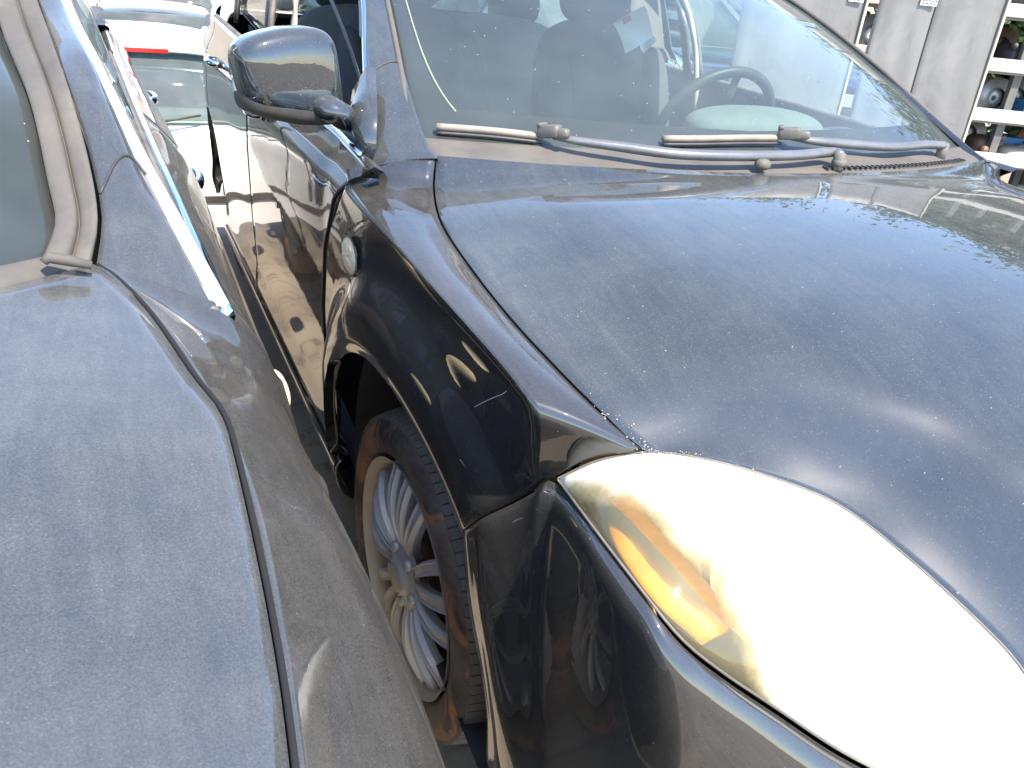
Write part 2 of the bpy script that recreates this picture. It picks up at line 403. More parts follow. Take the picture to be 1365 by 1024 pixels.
# hood: from boundary to centre line
bound = seam + hltop[3:] + [Vector((-.25, -.955, .70)), Vector((-.12, -.985, .695))]
bound = resample(bound, 60)
cl = [Vector((0, .075, 1.047)), Vector((0, -.10, 1.043)), Vector((0, -.27, 1.033)), Vector((0, -.46, 1.012)), Vector((0, -.63, .974)), Vector((0, -.79, .922)), Vector((0, -.92, .835)), Vector((0, -.99, .70))]
cl = catmull(cl, 60)
nh = 44; G = []
def cumul(g):
    acc = [0]
    for j in range(nh): acc.append(acc[-1]+g((j+.5)/nh))
    return [x/acc[-1] for x in acc]
PF = cumul(lambda t: (.55+1.5*math.exp(-((t-.20)/.11)**2))*(1-t)**.9)
for i in range(60):
    row = []; b = bound[i]; c = cl[i]
    k = min(1, i/9)
    for j in range(nh+1):
        t = j/nh
        x = b.x+(c.x-b.x)*t; y = b.y+(c.y-b.y)*((1-(1-t)**1.9)*(1-k)+t*k); z = b.z+(c.z-b.z)*(PF[j]*k+(1-(1-t)**1.6)*(1-k))
        row.append(Vector((x, y, z)))
    G.append(row)
Gf = [r+[Vector((-p.x, p.y, p.z)) for p in reversed(r[:-1])] for r in G]
for r in Gf:                                       # slightly wrinkled dust-covered sheet
    pass
gap = .0035
def shrink(G, d):                                  # pull the border in to open a gap
    return G
def gridpanel(name, G, mat, parent, sk=.02, inward=Vector((0, .6, .3))): return panel(name, G, mat, parent, sk, inward)
hood = gridpanel('hood', Gf, PB, car, .02, Vector((0, -.4, .4)))
# near-black sheet under the bonnet paints shade into the fender gap
tray = [[Vector((p.x*.96, p.y, p.z-.035)) for p in r] for r in Gf[::3]]
panel('gap_shade_sheet', tray, VOID, car, 0)
# fender (both sides): crease, swollen arch lip and analytic side surface
def sst(x): x = min(max(x, 0), 1); return x*x*(3-2*x)
def fa(y, z):
    w_ = .842-.20*max(0, .25-y)**2-.25*max(0, -.3-y)**2
    r = sqrt(y*y+(z-.315)**2)
    return w_+.022*sst((.575-r)/.085)*sst((z-.30)/.28)-.008*sst((.455-r)/.04)-.012*sst((z-.84)/.12)
def door_front(z):
    pts = [(.25, .44), (.40, .465), (.58, .50), (.66, .51), (.80, .473), (.92, .395), (.98, .30), (1.02, .236), (1.045, .165)]
    q = [Vector((y_, z_, 0)) for z_, y_ in pts]
    for (z0, y0), (z1, y1) in zip(pts, pts[1:]):
        if z <= z1: t = max(0, (z-z0)/(z1-z0)); return y0+(y1-y0)*t
    return pts[-1][1]
T = resample([Z(744, 638, .80), Z(797, 613, .838), Z(860, 604, .860)], 10)[:-1]+resample([seam[k] for k in (7, 6, 5, 4, 3, 2, 1, 0)], 50)
T = [p+(Vector((-.0045, 0, -.001)) if i > 9 else Vector((-.004, .005, 0))) for i, p in enumerate(T)]
b0_ = A(613, 717, -.802)
Cr = [b0_.lerp(T[0], .84), A(712, 556, -.775), A(688, 511, -.786), A(630, 443, -.805), A(571, 377, -.820), A(512, 308, -.832), A(472, 262, -.836), A(463, 240, -.836)]
nC = len(T)
CrR = resample(Cr, nC)
Bp = [Vector((0, -.285, .627))]+[Vector((0, (.425-.012*(q < 40))*cos(radians(q)), .315+.425*sin(radians(q)))) for q in (120, 108, 95, 80, 65, 50, 35, 20, 8)]+[Vector((0, .395, .335))]
BpR = resample(Bp, nC-8)
lastc = []
BpR = BpR+[BpR[-1].lerp(Vector((0, door_front(.335)-g_*.0+(-.003), .335)), (i+1)/8) for i, g_ in enumerate([0]*8)]
GF = []
for k in range(nC):
    c = CrR[k]; t0 = T[k]; b = BpR[k]; row = []
    for j in range(12):
        t = j/12; p = t0.lerp(c, t)+Vector((-.006, 0, .009))*sin(pi*t)*(.35+.65*min(1, k/30)); row.append(p)
    for j in range(51):
        t = j/50; y = c.y+(b.y-c.y)*t; z = c.z+(b.z-c.z)*t
        if k == nC-1 or k > nC-12:                 # rear edge follows the door shut line
            yd_ = door_front(z)-.003; q = sst((k-(nC-12))/11); y = y+(yd_-y)*q
        x = -fa(y, z); m_ = 1-(1-min(1, t/.30))**2
        row.append(Vector((c.x+(x-c.x)*m_, y, z)))
    if k > nC-12:
        q = sst((k-(nC-12))/11)
        for j in range(12):
            p = row[j]; yd_ = door_front(p.z)-.003
            if p.z < 1.03 and j > 5: row[j] = Vector((p.x, p.y+(yd_-p.y)*q*((j-5)/7), p.z))
    GF.append(row)
for f in (lambda g: g, mir): panel('fender', f(GF), PBside, car, .022, Vector((0, 0, .5)))
def side_a(y, z):
    P = [(.20, .800), (.25, .830), (.33, .843), (.42, .836), (.60, .842), (.80, .844), (.93, .839), (.955, .835), (.975, .828), (1.03, .800), (1.12, .782)]
    for (z0, a0), (z1, a1) in zip(P, P[1:]):
        if z <= z1: t = max(0, (z-z0)/(z1-z0)); t = t*t*(3-2*t) if z1 < .9 else t; a = a0+(a1-a0)*t; break
    else: a = P[-1][1]
    if y > .5: a += .042*min(y-.5, 2.2)
    if y > 2.7: a -= .07*((y-2.7)/.75)**2
    return a
def belt(y): return 1.018+.024*(y-.3) if y > .3 else 1.018
def sidepanel(name, yf, yr, zb, zt, mat, n=40, m=46, parent=car):
    out = []
    for f in (1, -1):
        G = []
        for i in range(n):
            t = i/(n-1); row = []
            for j in range(m):
                s = j/(m-1); z0 = zb(t) if callable(zb) else zb
                ymid = None
                z = z0
                # iterate: z depends on y through belt()
                y0 = yf(.7) if callable(yf) else yf; y1 = yr(.7) if callable(yr) else yr
                ya = y0+(y1-y0)*t; zt_ = zt(ya) if callable(zt) else zt
                z = z0+(zt_-z0)*s
                y0 = yf(z) if callable(yf) else yf; y1 = yr(z) if callable(yr) else yr
                y = y0+(y1-y0)*t
                row.append(Vector((-f*side_a(y, z), y, z)))
            G.append(row)
        out.append(panel(name, G, mat, parent, .02, Vector((0, 1.5, .6))))
    return out
g2 = .0025
fd = sidepanel('front_door', lambda z: door_front(z)+g2, lambda z: 1.52-g2, .335, belt, PBside)
rarch = lambda z: 2.52 if z > .72 else 2.7-sqrt(max(.40**2-(z-.33)**2, 0))-.0
rd = sidepanel('rear_door', 1.52+g2, lambda z: rarch(z)-g2 if z < .72 else 2.62-.0, .335, belt, PBside)
sidepanel('rear_quarter_panel', 2.625, 3.45, .73, belt, PBside)
sidepanel('rear_bumper', 3.09, 3.45, .25, .722, PBside)
# sill
for f in (-1, 1):
    rows = []
    for y in (.40, .46, .8, 1.3, 1.8, 2.2, 2.31):
        rows.append([Vector((f*(a+.042*max(0, y-.5)), y, z)) for a, z in ((.832, .33), (.846, .318), (.846, .285), (.832, .245), (.805, .218), (.76, .21))])
    panel('sill', surf(rows, 30, 14), PBside, car, .01, Vector((0, 1.5, .4)))
# wheel arch liners
for f in (-1, 1):
    for yc in (-.02, 2.7):
        V = []; F = []; nseg = 26
        for i in range(nseg+1):
            a = radians(-20+220*i/nseg)
            for d, r in ((.79, .450 if yc < 1 else .40), (.76, .452), (.70, .452), (.58, .452)):
                V.append((f*(d+(.08 if yc > 1 else 0)), yc+.02*(yc < 1)+r*cos(a), max(.32+r*sin(a), .24)))
        for i in range(nseg):
            for j in range(3): F.append((i*4+j, i*4+j+1, (i+1)*4+j+1, (i+1)*4+j))
        b = len(V); V += [(f*.58, yc, .36)]
        for i in range(nseg): F.append((i*4+3, (i+1)*4+3, b))
        mesh('wheel_arch_liner', V, F, LINER, car)
# wheels
for f in (-1, 1):
    for yc, st in ((0, .0), (2.7, 0)):
        wh = make_wheel(car, (f*(.802 if yc < 1 else .86), yc, .315), f, flip=radians(4)); wh.rotation_euler.z = radians(4.5) if yc < 1 else 0
# headlight
hb = resample(hlbot, 40); ht = resample(hltop, 40)
def mk_lens():
    m, t = newmat('hazed_headlight_glare'); n = N(t); v = n.coords()
    sep = n('SeparateXYZ', {0: v})
    # milky haze and painted sun glare, growing inward from the lamp's outer rear corner
    k = n.math('ADD', n.math('ADD', n.math('ABSOLUTE', sep.outputs[0]), -.76), n.math('MULTIPLY', n.math('ADD', sep.outputs[1], .5), -.4))
    k = n.math('ADD', n.math('MULTIPLY', k, -12.5), n.math('MULTIPLY', n.math('ADD', n.noise(16, 4, .6, v), -.5), .55))
    hz = n.ramp(k, [(.20, .13), (.72, .96)])
    fine = n.ramp(n.noise(60, 5, .7, v), [(.3, .85), (.8, 1.0)])
    hz = n.math('MULTIPLY', hz, fine)
    tr = n('BsdfTransparent', {'Color': (1, .97, .84, 1)}); gl = n('BsdfGlossy', {'Roughness': .06})
    a = n('MixShader', {0: n('Fresnel', {'IOR': 1.55}).outputs[0], 1: tr.outputs[0], 2: gl.outputs[0]})
    df = n('BsdfDiffuse', {'Color': n.mixc(n.ramp(hz, [(.3, 0), (.8, 1)]), (.62, .52, .28), (.88, .86, .74))})
    b = n('MixShader', {0: hz, 1: a.outputs[0], 2: df.outputs[0]}); n.out(b.outputs[0]); return m
LENS = mk_lens()
def lampgrid(ht, hb, bulge, inset=0, deep=Vector((0, 0, 0))):
    G = []
    for i in range(len(ht)):
        row = []; q = sin(pi*i/(len(ht)-1))**.6
        for j in range(19):
            t = .0+j/18; p = ht[i].lerp(hb[i], t)
            if inset: c = ht[20].lerp(hb[20], .5); p = p.lerp(c, inset)
            p = p+Vector((-.55, -.62, .42))*bulge*q*sin(pi*t)**.8+deep
            row.append(p)
        G.append(row)
    return G
HLG = lampgrid(ht, hb, .045)
def mk_rib():
    return simple('lamp_inner_bezel', (.80, .70, .44), .35, .4, 25, .12, .1)
BEZ = mk_rib()
for f in (lambda g: g, mir):
    shell = panel('headlight', f(lampgrid(ht, hb, -.02, .0, Vector((.05, .07, -.055)))), BEZ, car, .05, Vector((0, -1.5, 1.2)))
    lens = panel('lens', f(lampgrid(ht, hb, .030, .006)), LENS, shell, .006, Vector((0, -.3, .5)))
    # dirty seal round the lens
    ring = resample(ht, 50)+list(reversed(resample(hb, 50)))
    ring = [f([[p]])[0][0] for p in ring]
    tube('lamp_seal', ring+[ring[0]], .0016, TRIM, shell, 6, cap=False)
    # amber indicator standing behind the outer lens
    c0 = [Z(812, 655, .788), Z(838, 652, .794), Z(866, 690, .786), Z(925, 755, .764), Z(985, 830, .735)]
    c1 = [Z(808, 680, .785), Z(812, 712, .776), Z(832, 748, .768), Z(875, 805, .748), Z(935, 860, .725)]
    rows = [[c0[k], c0[k].lerp(c1[k], .33)+Vector((-.006, -.006, .008)), c0[k].lerp(c1[k], .66)+Vector((-.006, -.006, .008)), c1[k]] for k in range(5)]
    panel('turn_signal', f(surf(rows, 22, 12)), AMB, shell, .02, Vector((0, 0, .5)))
    # reflector bowls
    for (u, v, z, r) in ((1010, 760, .74, .062), (1160, 880, .66, .058)):
        c = Z(u, v, z); ax = Vector((-.30, -.85, .30)).normalized(); q = ax.to_track_quat('Z', 'Y').to_matrix(); V = []; F = []
        for i in range(9):
            rr = r*i/8
            for j in range(28):
                a = 2*pi*j/28; p = c+q @ Vector((cos(a)*rr, sin(a)*rr, (rr/r)**2*.045-.03)); V.append(f([[p]])[0][0])
        for i in range(8):
            for j in range(28): F.append((i*28+j, i*28+(j+1) % 28, (i+1)*28+(j+1) % 28, (i+1)*28+j))
        rf = mesh('reflector', V, F, REFL, shell)
# bumper: below headlight and ahead of the arch
wingf = resample([p+Vector((.0005, -.003, -.0012)) for p in reversed(GF[0])], 22)
b0_ = wingf[0]
topc = wingf[:-1]+resample([p+Vector((-.002, -.002, -.005)) for p in hlbot], 80)+resample([hlbot[-1]+Vector((0, -.002, -.006)), Vector((-.22, -.985, .62)), Vector((-.11, -1.01, .60)), Vector((0, -1.018, .59))], 24)[1:]
arch = resample([b0_, A(624, 800, -.802), A(640, 890, -.797), Vector((-.792, -.412, .40)), Vector((-.785, -.412, .31)), Vector((-.770, -.40, .23))], 46)
low = resample([arch[-1], Vector((-.750, -.58, .23)), Vector((-.66, -.76, .23)), Vector((-.50, -.90, .23)), Vector((-.30, -.985, .23)), Vector((0, -1.02, .23))], len(topc))
GB = []
for k in range(len(topc)):
    p, q = topc[k], low[k]; s_ = k/(len(topc)-1); row = []
    outd = Vector((q.x, q.y+.25, 0)).normalized(); wA = max(0, 1-s_/.22)**2; wB = sst(s_/.12)
    for j in range(46):
        t = j/45; P_ = p.lerp(q, t)
        P_ = P_+(arch[j]-b0_.lerp(arch[-1], t))*wA
        P_ = P_+outd*(.022*sin(pi*t**.8)*wB+.009*sst(t/.035)*wB*(1-t))
        row.append(P_)
    GB.append(row)
GBf = GB+[[Vector((-p.x, p.y, p.z)) for p in r] for r in reversed(GB[:-1])]
bump_ = panel('front_bumper', GBf, PBside, car, .02, Vector((0, 0, .4)))
# grille between the lamps
gr = []
for i in range(9):
    z = .64-.008*i; pass
rows = [[Vector((x, -.955+.10*(x/.3)**2-.02*t, .665-.10*t)) for x in (-.30, -.2, -.1, 0, .1, .2, .3)] for t in (0, .5, 1)]
grl = panel('grille', surf(rows, 8, 20), BLK, car, .01, Vector((0, 0, .5)))
for i in range(5):
    t = .1+.2*i; tube('grille_slat', [Vector((x, -.962+.10*(x/.3)**2-.02*t, .665-.10*t)) for x in (-.29, -.2, -.1, 0, .1, .2, .29)], .004, CHR, grl, 6)
# scratches on the wing
def onfender(u, v):
    a = -.80
    for _ in range(12):
        p = FR.ax(u, v, a); a = -fa(p.y, p.z)-.0005
    return FR.ax(u, v, a)
SCR = simple('bare_scratch', (.42, .40, .36), .7, 0, 200, .3)
for k, pts in enumerate([[(632, 543), (645, 536), (658, 530), (672, 524), (684, 512)], [(684, 512), (690, 530), (705, 560), (712, 578), (730, 598)]]):
    tube('scratch', catmull([onfender(*p) for p in pts], 20), .0004, SCR, car, 5)
# grit collected where bonnet, wing and lamp meet
V = []; F = []; gr_ = random.Random(11)
line = resample([seam[6], seam[7]], 40)+resample(hltop[2:5], 30)
for k in range(170):
    p = line[int(gr_.random()**1.0*69)]+Vector((gr_.gauss(.004, .006), gr_.gauss(.003, .006), .0015)); r_ = gr_.uniform(.0006, .0016)
    b = len(V); V += [p+Vector((r_, 0, 0)), p+Vector((0, r_, 0)), p+Vector((-r_, 0, 0)), p+Vector((0, -r_, 0)), p+Vector((0, 0, r_))]
    F += [(b, b+1, b+4), (b+1, b+2, b+4), (b+2, b+3, b+4), (b+3, b, b+4)]
tag(mesh('seam_grit', V, F, simple('pale_grit', (.28, .25, .19), .9, 0, 300, .3), car, False), kind='stuff')
# side marker
for f in (-1, 1):
    c = A(464, 340, -.853); c.x *= -f if f > 0 else 1
    c = FR.ax(464, 341, -.846); c = Vector((f*(fa(c.y, c.z)+.002), c.y, c.z))
    V = []; F = []
    for i in range(9):
        r = i/8
        for j in range(32):
            a = 2*pi*j/32
            yy = cos(a)*.062*r; zz = sin(a)*.034*r
            V.append(Vector((c.x+f*(.009*sqrt(1-r*r*.98)-.001+.0012*sin(yy*900)), c.y+yy, c.z+zz-.12*yy)))
    for i in range(8):
        for j in range(32): F.append((i*32+j, i*32+(j+1) % 32, (i+1)*32+(j+1) % 32, (i+1)*32+j))
    mk = mesh('side_marker', V, F, CLEARL, car)
    tube('rim', [Vector((c.x+f*.002, c.y+cos(a)*.0635, c.z+sin(a)*.0355-.12*cos(a)*.0635)) for a in [2*pi*q/32 for q in range(33)]], .0016, TRIM, mk, 6, cap=False)
# cowl panel + windscreen
hoodrear = Gf[0]
def wedge(t, up):                                 # windscreen surface: t across -1..1, up 0..1
    e0 = Vector((.70*t, .29, 1.035)); 
    s = abs(t)
    y0 = .185+.13*s**2.4; z0 = 1.050-.004*s*s
    y1 = 1.10+.16*s**2; z1 = 1.475-.045*s**2
    x = t*(.705*(1-up)+.575*up)
    y = y0+(y1-y0)*up; z = z0+(z1-z0)*up+.030*sin(pi*up)
    return Vector((x, y, z))
def ws(name, t0, t1, u0, u1, mat, parent, n=40, m=40, o=0):
    G = []
    for i in range(n):
        u = u0+(u1-u0)*i/(n-1)
        G.append([wedge(t0+(t1-t0)*j/(m-1), u)+Vector((0, -o, o)) for j in range(m)])
    return panel(name, G, mat, parent, .003, Vector((0, 1.5, .5)))
wsc = ws('windscreen', -1, 1, 0, 1, WSG, car, 50, 60)
# black border on the inner face
def fritstrip(pts_out, pts_in):
    V = []; F = []
    for a, b in zip(pts_out, pts_in): V += [a, b]
    for i in range(len(pts_out)-1): F.append((2*i, 2*i+1, 2*i+3, 2*i+2))
    return V, F
inn = Vector((0, .004, -.004))
K = 40
bott = fritstrip([wedge(-1+2*i/K, 0)+inn for i in range(K+1)], [wedge((-1+2*i/K), .085+.03*abs(-1+2*i/K))+inn for i in range(K+1)])
lf = fritstrip([wedge(-1, i/K)+inn*1.1 for i in range(K+1)], [wedge(-(1-.055-.10*math.exp(-max(i/K-.05, 0)*9)), i/K)+inn*1.1 for i in range(K+1)])
rf_ = fritstrip([wedge(1, i/K)+inn*1.1 for i in range(K+1)], [wedge((1-.055-.10*math.exp(-max(i/K-.05, 0)*9)), i/K)+inn*1.1 for i in range(K+1)])
tp_ = fritstrip([wedge(-1+2*i/K, 1)+inn for i in range(K+1)], [wedge((-1+2*i/K), .93)+inn for i in range(K+1)])
V, F = merge([bott, lf, rf_, tp_]); gb_ = mesh('glass_border', V, F, FRIT, wsc)
tube('glass_edge_glint', [wedge(-(1-.052-.10*math.exp(-max(i/K-.05, 0)*9)), i/K)+inn*.2 for i in range(4, K+1)], .0018, simple('painted_edge_glint', (.24, .27, .17), .5, 0, 30, .1), gb_, 6)  # pale tube paints the light refracted along the glass edge
rows = []
for k in range(25):
    t = -1+2*k/24; hr = hoodrear[int(round((t+1)/2*(len(hoodrear)-1)))]
    g = wedge(t, .012)
    rows.append([hr+Vector((0, .002, -.012)), hr.lerp(g, .3)+Vector((0, 0, -.004)), hr.lerp(g, .7)+Vector((0, 0, -.001)), g+Vector((0, 0, .004))])
cowl = panel('cowl_panel', surf(rows, 60, 12), TRIM2, car, .01, Vector((0, .5, .5)))
V = []; F = []
for i in range(70):                                # drain louvres
    t = .12+.75*i/70; k = int((t+1)/2*(len(hoodrear)-1)); p = hoodrear[k].lerp(wedge(t, 0), .35)+Vector((0, 0, .001))
    v, f = boxv(p, (.003, .018, .004)); b = len(V); V += v; F += [tuple(q+b for q in x) for x in f]
mesh('cowl_louvre', V, F, BLK, cowl, smooth=False)
# A pillars + roof + window frames (both sides)
def pil_out(u):                                   # chrome edge of the door window along the pillar
    P = [A(486, 219, -.800), A(489, 185, -.782), A(489, 120, -.755), A(487, 60, -.728), A(485, 0, -.703)]
    return P
PO = pil_out(0)
d_ = (PO[-1]-PO[-2]); PO2 = PO+[Vector((-.665, .98, 1.345)), Vector((-.625, 1.25, 1.452)), Vector((-.61, 1.8, 1.47)), Vector((-.60, 2.4, 1.45)), Vector((-.60, 3.0, 1.40))]
PO2c = catmull(PO2, 60)
ein = []
for k in range(60):
    t = k/59
    if t < .62: u = t/.62; ein.append(wedge(-1.0, u)+Vector((-.006, -.002, .004)))
    else:
        s = (t-.62)/.38; e = wedge(-1, 1); ein.append(Vector((e.x+.02*s-.006, e.y+(3.0-e.y)*s, e.z+.02*sin(pi*s)-.02*s)))
# fender top corner feeds the pillar
def pilgrid():
    G = []
    for k in range(60):
        a, b = PO2c[k], ein[k]
        if k < 12:
            w_ = k/12; b = Vector(seam[0]+Vector((-.004, .01, .004))).lerp(ein[k], w_**.8)
        mid = a.lerp(b, .5)+Vector((-.012, -.004, .006))
        G.append(catmull([a, a.lerp(b, .22)+Vector((-.009, -.003, .003)), mid, a.lerp(b, .8)+Vector((-.005, -.002, .004)), b], 14))
    return G
PG = pilgrid()
for f in (lambda g: g, mir):
    s_ = 1 if f is mir else -1
    pg_ = f([[p+Vector((.002, -.016, -.007)) for p in PG[0]]]+PG[:-1])
    if f is mir: pg_ = [[p+Vector((-.02, 0, -.045))*(1-j/13)*min(1, k/8) for j, p in enumerate(r)] for k, r in enumerate(pg_)]
    pl = panel('roof_pillar', pg_, PB, car, .012, Vector((0, 1.4, 1.0)), 'sew')
    kk = [min(range(60), key=lambda q: abs(PG[q][j].z-zz)) for j, zz in ((0, 1.125), (13, 1.17))]
    ss = []
    for j in range(14):
        q_ = kk[0]+(kk[1]-kk[0])*j/13; i_ = int(q_); ss.append(pg_[i_][j].lerp(pg_[i_+1][j], q_-i_)+Vector((0, -.0010, .0006)))
    tube('pillar_seam', ss, .0014, BLK, pl, 6)
    # rubber/bright moulding along the glass
    tube('windscreen_moulding', f([ein])[0][:38], .006, TRIM2, car, 8)
    tube('window_chrome', [r[0]+Vector((-.002*(1 if s_ < 0 else -1), -.001, 0)) for r in pg_[:50]], .0055, CHR, car, 8)
    bl = [Vector((-side_a(y, belt(y))-.001, y, belt(y)+.004)) for y in [PO[0].y+.004+(2.75-PO[0].y)*i/30 for i in range(31)]]
    tube('belt_chrome', f([bl])[0], .006, CHR, car, 8)
    # door glass lowered: a strip of dark seal inside
    tube('belt_seal', f([[p+Vector((.018, 0, -.002)) for p in bl]])[0], .012, TRIM, car, 8)
    # door window frame posts
    for yb, wd in ((1.62, .05), (1.70, .05), (2.62, .06)):
        zb_ = belt(yb); yt = yb+.16; P = [Vector((-.800, yb, zb_)), Vector((-.76, yb+.06, zb_+.2)), Vector((-.655, yt, 1.44))]
        P = f([catmull(P, 8)])[0]
        tube('window_post', P, wd/2, TRIM if yb < 1.65 else BLK, car, 8, flat=.4, up=(1, 0, 0))
    # cream body aperture seal behind B post
    P = f([catmull([Vector((-.755, 1.53, .9)), Vector((-.735, 1.56, 1.1)), Vector((-.70, 1.61, 1.27)), Vector((-.63, 1.70, 1.42))], 10)])[0]
    tube('door_seal', P, .010, CREAM, car, 8)
    # rear door glass and quarter glass (front window is open)
    G = [[Vector((-.785+.13*t**1.2, 1.72+(.86)*s, 1.075+.04*s+(1.42-1.085)*t)) for s in [i/6 for i in range(7)]] for t in [i/6 for i in range(7)]]
    panel('rear_door_glass', f(G), SDG, car, .003, Vector((0, 2, 1)))
    # door handles
    for yh in (1.30, 2.25):
        c = Vector((-side_a(yh, .93)+.006, yh, .935+.02*(yh-1.3))); hd = [c+Vector((.0, -.075, 0)), c+Vector((-.032, -.06, .004)), c+Vector((-.040, 0, .006)), c+Vector((-.032, .06, .004)), c+Vector((.0, .075, 0))]
        tube('door_handle', f([catmull(hd, 14)])[0], .011, CHR, car, 10, flat=1.1)
# roof
rows = []
for y, zc in ((1.10, 1.475), (1.5, 1.515), (2.0, 1.52), (2.6, 1.50), (3.1, 1.44)):
    k = min(range(60), key=lambda q: abs(ein[q].y-y) if ein[q].z > 1.38 else 9)
    e = ein[k]; hw = abs(e.x)
    rows.append([Vector((x*hw, y+(.15*abs(x)**2 if y < 1.2 else 0), e.z+(zc-e.z)*(1-abs(x)**2.2))) for x in (-1, -.75, -.4, 0, .4, .75, 1)])
panel('roof', surf(rows, 30, 30), PB, car, .02, Vector((0, 1.5, .8)))
# tailgate with rear window
rows = [[Vector((x*wd, y+.0-.06*(1-abs(x)), z)) for x in (-1, -.5, 0, .5, 1)] for y, z, wd in ((3.30, 1.08, .74), (3.42, 1.0, .78), (3.45, .7, .80), (3.46, .4, .80), (3.42, .26, .78))]
panel('tailgate', surf(rows, 20, 16), PBside, car, .02, Vector((0, 2, .6)))
rows = [[Vector((x*wd, y, z)) for x in (-1, -.5, 0, .5, 1)] for y, z, wd in ((3.08, 1.43, .58), (3.2, 1.25, .65), (3.30, 1.09, .73))]
panel('rear_window', surf(rows, 12, 12), RWG, car, .003, Vector((0, 2, .6)))
# ---- mirror
def mirror(f):
    c = FR.ay(380, 92, .46)
    R_ = Matrix.Rotation(radians(-8), 3, 'Y') @ Matrix.Rotation(radians(14), 3, 'Z')
    V, F = superell((0, 0, 0), (.190, .11, .142), None, .52, 26, 40)
    out = []
    for p in V:
        q = Vector(p)
        if q.y > .02: q.y = .02+(q.y-.02)*.25         # flat glass side faces rearward
        k = 1-.22*max(0, (-q.x/.1075))*(.6 if q.z > 0 else .9)
        q.z = q.z*k-.10*max(0, q.x)*.4
        if q.z < 0: q.z -= .20*(q.x+.095)*min(1, -q.z/.04)
        out.append(c+R_ @ q)
    if f > 0: out = [Vector((-p.x, p.y, p.z)) for p in out]
    m = mesh('door_mirror', out, F, PB, car)
    # black lower half
    V2, F2 = superell((0, 0, 0), (.193, .112, .066), None, .6, 16, 40)
    o2 = []
    for p in V2:
        q = Vector(p); q.z -= .045+.17*(q.x+.095)*.9
        if q.y > .02: q.y = .02+(q.y-.02)*.25
        q.z = q.z*(1-.22*max(0, (-q.x/.1075)))-.04*max(0, q.x)
        o2.append(c+R_ @ (q*1.0+Vector((0, .004, -.004))))
    if f > 0: o2 = [Vector((-p.x, p.y, p.z)) for p in o2]
    mesh('lower_cover', o2, F2, BLK, m)
    P = [FR.ay(385, 122, .475), FR.ay(420, 138, .45), FR.ay(445, 148, .41), FR.ax(468, 164, -.80)]
    P = catmull(P, 12)
    if f > 0: P = [Vector((-p.x, p.y, p.z)) for p in P]
    tube('mirror_arm', P, [.018, .021, .023, .024, .025, .026, .027, .028, .028, .028, .027, .022], PB, m, 16, flat=.85)
    # sail base plate
    b = [A(486, 214, -.803), A(476, 200, -.80), A(462, 160, -.80), A(470, 120, -.785), A(487, 90, -.765), A(489, 150, -.782)]
    if f > 0: b = [Vector((-p.x, p.y, p.z)) for p in b]
    cc = sum(b, Vector((0, 0, 0)))/6+Vector((f*.02, 0, 0)); V3 = b+[cc]+[p-Vector((f*.02, 0, 0)) for p in b]
    F3 = [(i, (i+1) % 6, 6) for i in range(6)]+[(i, (i+1) % 6, 7+(i+1) % 6, 7+i) for i in range(6)]
    s = mesh('mirror_base', V3, F3, PB, m)
    gl = []
    for p in [Vector((cos(a)*.092, .034, sin(a)*.055)) for a in [2*pi*i/24 for i in range(24)]]:
        q = c+R_ @ p; gl.append(Vector((-q.x, q.y, q.z)) if f > 0 else q)
    mesh('mirror_glass', gl, [tuple(range(24))], CHR, m)
mirror(-1)
# ---- wipers lying along the foot of the glass (defined on the glass surface)
def onws(u, v, lift=.02):
    best = None; d = FR.ray(u, v); o = FR.c; lo = None
    # march the ray until it meets the glass surface
    t = .6; prev = None
    while t < 3.2:
        p = o+d*t; x = p.x; s = min(max(x/.69, -1), 1)
        # height of glass at p.y
        u_ = 0; bs = 9
        y0 = wedge(s, 0).y; y1 = wedge(s, 1).y; k = (p.y-y0)/(y1-y0)
        z = wedge(s, max(k, -.4)).z if k > 0 else wedge(s, 0).z+(p.y-y0)*.1
        if p.z <= z+lift: return p
        t += .002
    return p
def wiper(blade, head, arm, label=None):
    b = [onws(u, v, .018) for u, v in blade]; hp = [onws(u, v, .035) for u, v in head]; ar = [onws(u, v, .03) for u, v in arm]
    root = tube('wiper', catmull(ar, 30), [.0065+.0055*min(1, i/9) for i in range(30)], WIP, car, 10, flat=.8)
    blm = catmull(b, 16)
    tube('blade', blm, [.0075]*15+[.004], RUB, root, 8, flat=.9)
    tube('blade_lip', [p+Vector((0, -.004, -.010)) for p in blm], .0035, BLK, root, 6)
    hd = (ar[0]-b[-1]).normalized(); q_ = hd.to_track_quat('X', 'Z').to_matrix(); hc = b[-1].lerp(ar[0], .55)+Vector((0, -.004, .010))
    V, F = merge([superell(hc, (.046, .024, .024), q_, .35, 8, 16), superell(hc+hd*.022+Vector((0, 0, -.004)), (.040, .019, .018), q_, .5, 8, 16), superell(hc+hd*-.018+Vector((0, 0, .012)), (.012, .026, .008), q_, .4, 8, 12)])
    mesh('wiper_head', V, F, BLK2, root)
    e = ar[-1]; tube('pivot', [e+Vector((0, 0, -.035)), e+Vector((0, 0, .004)), e+Vector((0, 0, .007))], [.012, .012, .006], TRIM, root, 14)
    return root
wiper([(582, 169), (625, 172), (670, 176), (722, 182)], [(712, 180), (722, 172), (738, 174), (752, 184)], [(738, 182), (770, 188), (830, 196), (900, 205), (980, 208), (1060, 207), (1110, 203), (1120, 208)])
wiper([(884, 185), (935, 185), (990, 184), (1040, 184)], [(1034, 183), (1044, 177), (1056, 180), (1068, 187)], [(1056, 184), (1085, 188), (1140, 193), (1190, 196), (1232, 193), (1258, 194)])
